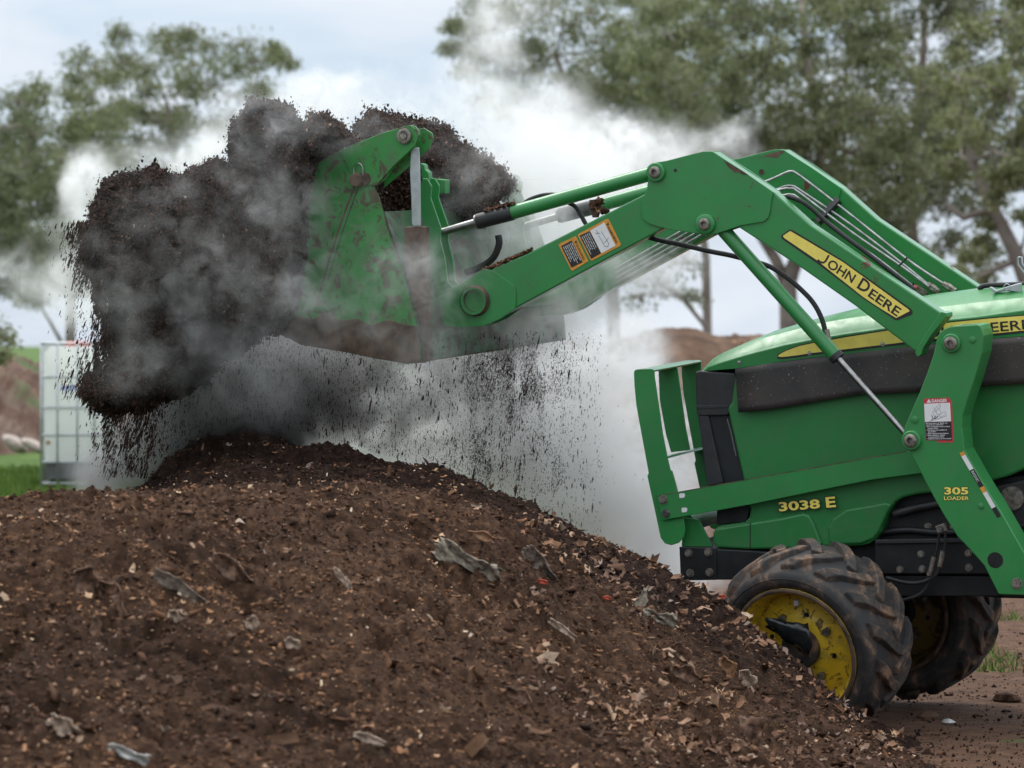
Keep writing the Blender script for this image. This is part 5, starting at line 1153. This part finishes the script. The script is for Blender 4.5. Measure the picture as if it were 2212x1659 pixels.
MAIN = [(225, 385), (262, 374), (300, 368), (340, 352), (352, 372), (395, 378), (440, 352), (470, 348), (488, 352), (500, 320), (492, 296), (500, 262), (516, 240), (530, 215), (560, 218), (596, 222), (628, 232), (655, 262), (680, 240), (705, 246), (740, 270), (762, 292), (788, 312), (742, 322), (706, 345), (676, 400), (668, 500), (662, 600), (640, 690), (600, 712), (540, 745), (470, 790), (420, 850), (330, 880), (250, 900), (202, 888), (184, 858), (192, 820), (222, 780), (248, 730), (244, 680), (222, 640), (196, 590), (190, 545), (188, 500), (200, 440)]
REAR = [(755, 300), (770, 268), (795, 245), (820, 238), (850, 246), (880, 254), (935, 266), (968, 276), (1000, 302), (1030, 322), (1062, 340), (1095, 365), (1110, 400), (1085, 450), (1040, 480), (980, 470), (920, 480), (870, 520), (820, 560), (780, 500), (755, 400)]
ld = body('falling_compost', MAIN, 14.55, 0.66, 2.2, M['load'], None, 0.11); tag(ld, 'dark steaming compost pouring out of the tipped bucket', kind='stuff')
ld2 = body('bucket_load', REAR, 15.12, 0.44, 2.6, M['load'], None); tag(ld2, 'compost still heaped in the far end of the bucket', kind='stuff')
def body_crumbs(name, poly, D, thick, n, size, mat, label, spread=16, sdir=(0, 0, 1), stretch=1.5, below=0.0):
    P = np.array(poly, float); m = n * 3; X = RNG.uniform(P[:, 0].min() - 40, P[:, 0].max() + 40, m); Y = RNG.uniform(P[:, 1].min() - 40, P[:, 1].max() + 60, m)
    w = np.stack([X / 40, Y / 40, 0 * X + D], 1); sd = poly_sd(poly, X + 30 * fbm(w, 3) + 7 * fbm(w * 4, 2), Y + 30 * fbm(w + 31, 3) + 7 * fbm(w * 4 + 7, 2))
    pr = np.where(sd > 0, 1.0, np.exp(sd / spread)); k = RNG.uniform(0, 1, m) < pr; X, Y, sd = X[k][:n], Y[k][:n], sd[k][:n]
    h = np.sqrt(np.clip(sd, 0, None) / 70.0).clip(0, 1) * thick / 2 + 0.03
    Dm = D - h * RNG.uniform(0.4, 1.25, len(X)) * np.where(RNG.uniform(0, 1, len(X)) < 0.8, 1, -1)
    W = to_world(X, Y, Dm); s = size * np.exp(RNG.normal(0, 0.55, len(X))); s = np.clip(s, 0.0012, 0.008)
    o = crumbs(name, W, s, mat, 1 + RNG.exponential(stretch, len(X)), np.array(sdir) + RNG.normal(0, 0.25, (len(X), 3))); return tag(o, label, kind='stuff')
body_crumbs('flying_crumbs', MAIN, 14.55, 0.66, 100000, 0.0025, M['crumb_dark'], 'dark crumbs flung from the bucket', 3.5, (0.3, 0, 1), 0.35)
body_crumbs('loose_crumbs', REAR, 15.12, 0.46, 30000, 0.0030, M['crumb_dark'], 'loose crumbs on the load in the bucket', 4, (0.2, 0, 1), 0.4)
def fall(name, n, fx, D0, D1, size, stretch, sdir, label, mat=None):
    X, Y = fx(n); D = RNG.uniform(D0, D1, len(X)); W = to_world(X, Y, D); s = size * np.exp(RNG.normal(0, 0.5, len(X)))
    o = crumbs(name, W, s, mat or M['crumb_dark'], 1 + RNG.exponential(stretch, len(X)), np.array(sdir) + RNG.normal(0, 0.06, (len(X), 3))); return tag(o, label, kind='stuff')
def left_fringe(n):
    y = RNG.uniform(480, 1030, n); edge = np.interp(y, [480, 560, 640, 700, 780, 840, 900, 960, 1030], [180, 184, 215, 232, 215, 184, 198, 205, 215]); x = edge - 6 + RNG.exponential(15, n) * np.sign(RNG.normal(0.9, 1, n)) + RNG.uniform(0, 130, n) * (y > 860)
    k = vnoise(np.stack([x / 9, y / 60, 0 * x], 1)) + RNG.normal(0, .2, n) > 0.50; k &= RNG.uniform(0, 1, n) < np.interp(y, [840, 900, 1030], [1, .45, .2]); return x[k], y[k]
fall('falling_crumbs', 50000, left_fringe, 14.3, 14.9, 0.0015, 5.0, (0.32, 0, 1), 'streaming crumbs along the left edge of the falling compost')
def curtain(n):
    y = 715 + 350 * RNG.uniform(0, 1, n) ** 0.9; x = RNG.normal(1100, 62, n) + 0.10 * (y - 715) * RNG.normal(0, 1, n); k = (vnoise(np.stack([x / 16, y / 60, 0 * x + 3], 1)) + RNG.normal(0, .24, n) > 0.56 + 0.0007 * (y - 715)); return x[k], y[k]
fall('sifting_crumbs', 80000, curtain, 14.8, 15.9, 0.0009, 1.8, (0.15, 0, 1), 'thin curtain of crumbs sifting down under the loader arm')
def under(n):
    x = RNG.uniform(230, 1300, n); y = RNG.uniform(720, 1230, n); k = (y < np.interp(x, [230, 530, 720, 1000, 1300], [1040, 900, 950, 1030, 1160])) & (RNG.uniform(0, 1, n) < np.interp(x, [230, 600, 900, 1300], [1, .75, .30, .10])); return x[k], y[k]
fall('drifting_crumbs', 95000, under, 14.3, 15.6, 0.0012, 2.8, (0.08, 0, 1), 'fine crumbs raining onto the heap under the bucket')
# mud stuck on the arm top and the cylinder
def mud(nm, a, b_, lat0, lat1, n, sz, label=None):
    t = RNG.uniform(0, 1, n); L = []
    for k in t: 
        p = U3(a[0] + (b_[0] - a[0]) * k, a[1] + (b_[1] - a[1]) * k - abs(random.gauss(0, 2.2)), random.uniform(lat0, lat1)); L.append(p)
    o = crumbs(nm, np.array(L), sz * np.exp(RNG.normal(0, 0.4, n)), M['crumb'], parent=T); o['kind'] = 'stuff'; return o
mud('stuck_mud', (1040, 588), (1150, 541), 0.0, 0.075, 900, 0.0045); mud('stuck_mud', (1045, 457), (1112, 440), 0.015, 0.06, 420, 0.004); mud('stuck_mud', (1276, 446), (1310, 460), 0.02, 0.06, 500, 0.006)
mud('stuck_mud', (1285, 440), (1300, 434), 0.02, 0.06, 200, 0.006)

# ---------------------------------------------------------------- steam and dust
def vol_mat(name, col, aniso, mult, fine=11.0):
    m = bpy.data.materials.new(name); m.use_nodes = True; nt = m.node_tree; nt.nodes.clear()
    o = nt.nodes.new('ShaderNodeOutputMaterial'); p = nt.nodes.new('ShaderNodeVolumePrincipled')
    p.inputs['Color'].default_value = (*col, 1); p.inputs['Density'].default_value = mult; p.inputs['Anisotropy'].default_value = aniso
    # curls finer than the voxels
    tc = nt.nodes.new('ShaderNodeTexCoord'); n = nt.nodes.new('ShaderNodeTexNoise'); n.inputs['Scale'].default_value = fine; n.inputs['Detail'].default_value = 3; n.inputs['Roughness'].default_value = 0.65; n.inputs['Distortion'].default_value = 1.2
    r = nt.nodes.new('ShaderNodeMapRange'); r.inputs['From Min'].default_value = 0.38; r.inputs['From Max'].default_value = 0.64; r.inputs['To Min'].default_value = 0.06 * mult; r.inputs['To Max'].default_value = 2.2 * mult
    nt.links.new(tc.outputs['Object'], n.inputs['Vector']); nt.links.new(n.outputs['Fac'], r.inputs['Value']); nt.links.new(r.outputs['Result'], p.inputs['Density'])
    nt.links.new(p.outputs[0], o.inputs['Volume']); return m
def cloud(name, blobs, bounds, res, mat, label, nscale=3.2, warp=0.28, thr=0.46, seed=0.0, wid=0.16, stretch=(1, 1, 1)):
    """blobs: (px, py, D, rx px, rz px, ry m, density); soft puffs torn by turbulence, filled into one voxel cloud"""
    me = bpy.data.meshes.new(name); o = bpy.data.objects.new(name, me); COL.objects.link(o)
    ng = bpy.data.node_groups.new(name, 'GeometryNodeTree'); ng.interface.new_socket('Geometry', in_out='OUTPUT', socket_type='NodeSocketGeometry')
    def nd(t, **k):
        n = ng.nodes.new(t)
        for a, b in k.items(): setattr(n, a, b)
        return n
    L = ng.links.new; out = nd('NodeGroupOutput'); vc = nd('GeometryNodeVolumeCube'); sm = nd('GeometryNodeSetMaterial'); sm.inputs['Material'].default_value = mat
    (x0, x1), (y0, y1), (z0, z1) = bounds; vc.inputs['Min'].default_value = (x0, y0, z0); vc.inputs['Max'].default_value = (x1, y1, z1)
    for s, a, b in (('Resolution X', x0, x1), ('Resolution Y', y0, y1), ('Resolution Z', z0, z1)): vc.inputs[s].default_value = max(4, int((b - a) / res))
    pos = nd('GeometryNodeInputPosition')
    sc = nd('ShaderNodeVectorMath', operation='MULTIPLY'); sc.inputs[1].default_value = stretch; L(pos.outputs[0], sc.inputs[0])
    of = nd('ShaderNodeVectorMath', operation='ADD'); of.inputs[1].default_value = (seed, seed * .7, seed * .3); L(sc.outputs[0], of.inputs[0])
    nz = nd('ShaderNodeTexNoise'); nz.inputs['Scale'].default_value = 2.2; nz.inputs['Detail'].default_value = 3; L(of.outputs[0], nz.inputs['Vector'])
    sb = nd('ShaderNodeVectorMath', operation='SUBTRACT'); sb.inputs[1].default_value = (.5, .5, .5); L(nz.outputs['Color'], sb.inputs[0])
    ml = nd('ShaderNodeVectorMath', operation='SCALE'); ml.inputs['Scale'].default_value = warp * 2; L(sb.outputs[0], ml.inputs[0])
    wp = nd('ShaderNodeVectorMath', operation='ADD'); L(pos.outputs[0], wp.inputs[0]); L(ml.outputs[0], wp.inputs[1])
    tot = None
    for (px, py, D, rx, rz, ry, dn) in blobs:
        c = pix(px, py, D); s = D / FPX
        a = nd('ShaderNodeVectorMath', operation='SUBTRACT'); a.inputs[1].default_value = c; L(wp.outputs[0], a.inputs[0])
        b = nd('ShaderNodeVectorMath', operation='DIVIDE'); b.inputs[1].default_value = (rx * s, ry, rz * s); L(a.outputs[0], b.inputs[0])
        l = nd('ShaderNodeVectorMath', operation='LENGTH'); L(b.outputs[0], l.inputs[0])
        r = nd('ShaderNodeMapRange', interpolation_type='SMOOTHSTEP'); r.inputs['From Min'].default_value = 0.15; r.inputs['From Max'].default_value = 1.15; r.inputs['To Min'].default_value = dn; r.inputs['To Max'].default_value = 0.0
        L(l.outputs['Value'], r.inputs['Value'])
        if tot is None: tot = r.outputs[0]
        else:
            ad = nd('ShaderNodeMath', operation='ADD'); L(tot, ad.inputs[0]); L(r.outputs[0], ad.inputs[1]); tot = ad.outputs[0]
    n2 = nd('ShaderNodeTexNoise'); n2.inputs['Scale'].default_value = nscale; n2.inputs['Detail'].default_value = 8; n2.inputs['Roughness'].default_value = 0.62; n2.inputs['Distortion'].default_value = 0.35
    L(of.outputs[0], n2.inputs['Vector'])
    m2 = nd('ShaderNodeMapRange'); m2.inputs['From Min'].default_value = thr; m2.inputs['From Max'].default_value = thr + wid; L(n2.outputs['Fac'], m2.inputs['Value'])
    mu = nd('ShaderNodeMath', operation='MULTIPLY'); L(tot, mu.inputs[0]); L(m2.outputs[0], mu.inputs[1]); L(mu.outputs[0], vc.inputs['Density'])
    L(vc.outputs[0], sm.inputs[0]); L(sm.outputs[0], out.inputs[0])
    md = o.modifiers.new('voxels', 'NODES'); md.node_group = ng; return tag(o, label, kind='stuff')
STEAM = [
 # plume behind the load, rising to the right over the arm
 (1070, 120, 16.6, 100, 140, 0.35, 2.0), (1110, 50, 16.7, 70, 110, 0.3, 1.6), (990, 200, 16.5, 120, 90, 0.35, 1.8), (870, 230, 16.6, 220, 50, 0.35, 1.8), (1130, 270, 16.4, 160, 120, 0.4, 3.6),
 (1230, 350, 16.2, 200, 100, 0.5, 3.0), (1370, 360, 16.2, 170, 60, 0.45, 2.4), (1490, 325, 16.5, 140, 50, 0.3, 2.0), (1590, 300, 16.6, 60, 60, 0.25, 2.6), (1250, 440, 16.0, 240, 110, 0.55, 3.4), (1350, 540, 15.8, 180, 100, 0.5, 3.0), (1140, 430, 16.4, 130, 130, 0.35, 3.5),
 # between the arms, fading the far side of the bucket
 (1050, 560, 15.2, 120, 110, 0.3, 2.4), (1180, 650, 15.15, 200, 100, 0.4, 2.8), (1380, 590, 15.0, 140, 70, 0.35, 1.3), (1170, 350, 15.3, 120, 110, 0.35, 3.6), (1000, 700, 15.1, 160, 80, 0.35, 3.5), (1150, 480, 15.1, 120, 110, 0.3, 2.5),
 # top of the load and left side
 (640, 280, 15.6, 200, 70, 0.3, 2.0), (430, 335, 15.5, 130, 45, 0.3, 5.0), (700, 225, 15.6, 130, 50, 0.25, 2.6), (250, 385, 15.5, 110, 50, 0.3, 3.5), (190, 420, 15.5, 45, 110, 0.3, 4.5), (150, 560, 15.6, 70, 110, 0.3, 2.2), (100, 620, 15.7, 110, 70, 0.3, 1.3), (320, 300, 15.8, 150, 60, 0.3, 0.7), (280, 1000, 15.4, 100, 60, 0.3, 1.6),
 # pale cloud under the arm down to the heap
 (1180, 780, 16.1, 270, 150, 0.5, 5.0), (1000, 900, 16.2, 330, 190, 0.5, 6.0), (760, 900, 16.2, 280, 180, 0.4, 5.0), (1240, 960, 16.0, 240, 210, 0.5, 6.0), (980, 1010, 16.0, 220, 100, 0.4, 7.0), (1160, 1010, 16.3, 180, 150, 0.4, 4.0), (1060, 800, 16.4, 200, 120, 0.4, 4.0), (1340, 1100, 15.9, 180, 170, 0.45, 6.5), (1420, 1180, 15.9, 130, 120, 0.4, 6.0), (1340, 860, 16.2, 100, 140, 0.4, 2.6), (1470, 1010, 15.8, 80, 170, 0.25, 3.5), (1500, 1240, 15.5, 90, 50, 0.3, 4),
]
steam_m = vol_mat('steam', (0.995, 0.990, 0.984), 0.4, 1.9)
cloud('steam', STEAM, ((-2.5, 1.75), (14.6, 17.0), (0.15, 3.25)), 0.021, steam_m, 'pale steam drifting off the hot compost', nscale=4.6, warp=0.36, thr=0.36, wid=0.24)
# thin steam in front of bucket and load
VEIL = [(870, 640, 14.05, 110, 100, 0.16, 4.5), (930, 600, 14.1, 90, 90, 0.14, 4.0), (760, 560, 13.95, 150, 90, 0.12, 2.0), (880, 740, 14.05, 110, 70, 0.14, 4.5), (960, 690, 14.2, 90, 60, 0.12, 3.0), (690, 660, 13.95, 170, 110, 0.14, 3.6), (340, 400, 14.0, 140, 70, 0.12, 1.8), (520, 300, 14.0, 130, 100, 0.14, 3.6), (650, 280, 14.0, 130, 80, 0.12, 3.8), (330, 600, 13.95, 230, 160, 0.14, 2.6), (560, 500, 13.95, 240, 220, 0.14, 2.6), (1000, 360, 14.8, 150, 120, 0.14, 3.6), (970, 540, 14.6, 90, 120, 0.12, 3.2), (860, 280, 14.9, 150, 70, 0.1, 4.0), (520, 760, 14.0, 260, 160, 0.16, 4.0), (300, 800, 14.0, 150, 110, 0.14, 1.6)]
cloud('steam_wisps', [q[:6] + (q[6] * 0.36,) for q in VEIL], ((-1.95, 0.3), (13.72, 15.2), (1.0, 2.55)), 0.019, steam_m, 'thin wisps of steam curling in front of the bucket', nscale=5.2, warp=0.30, thr=0.36, seed=5.0, wid=0.28)
DUST = [(560, 800, 15.3, 280, 170, 0.45, 5.0), (450, 840, 15.2, 230, 200, 0.45, 7.0), (620, 770, 15.1, 130, 90, 0.35, 4.0), (560, 930, 15.1, 260, 90, 0.3, 3.0), (680, 830, 15.3, 220, 180, 0.4, 3.2), (290, 980, 15.2, 130, 90, 0.35, 3.4), (850, 860, 15.3, 260, 180, 0.4, 1.5), (1020, 860, 15.3, 200, 160, 0.35, 0.7), (250, 1000, 15.2, 110, 60, 0.3, 3.2), (360, 940, 15.1, 120, 90, 0.3, 3.0), (600, 900, 15.2, 200, 90, 0.35, 4.0), (1120, 740, 15.3, 100, 100, 0.3, 1.0), (800, 740, 15.2, 260, 90, 0.35, 1.5)]
cloud('dust', DUST, ((-2.0, 1.0), (14.6, 16.0), (0.6, 2.0)), 0.03, vol_mat('brown_dust', (0.50, 0.49, 0.49), 0.2, 2.0, 5.0), 'dark dusty vapour under the falling compost', nscale=2.4, warp=0.25, thr=0.18, seed=9.0, wid=0.4)
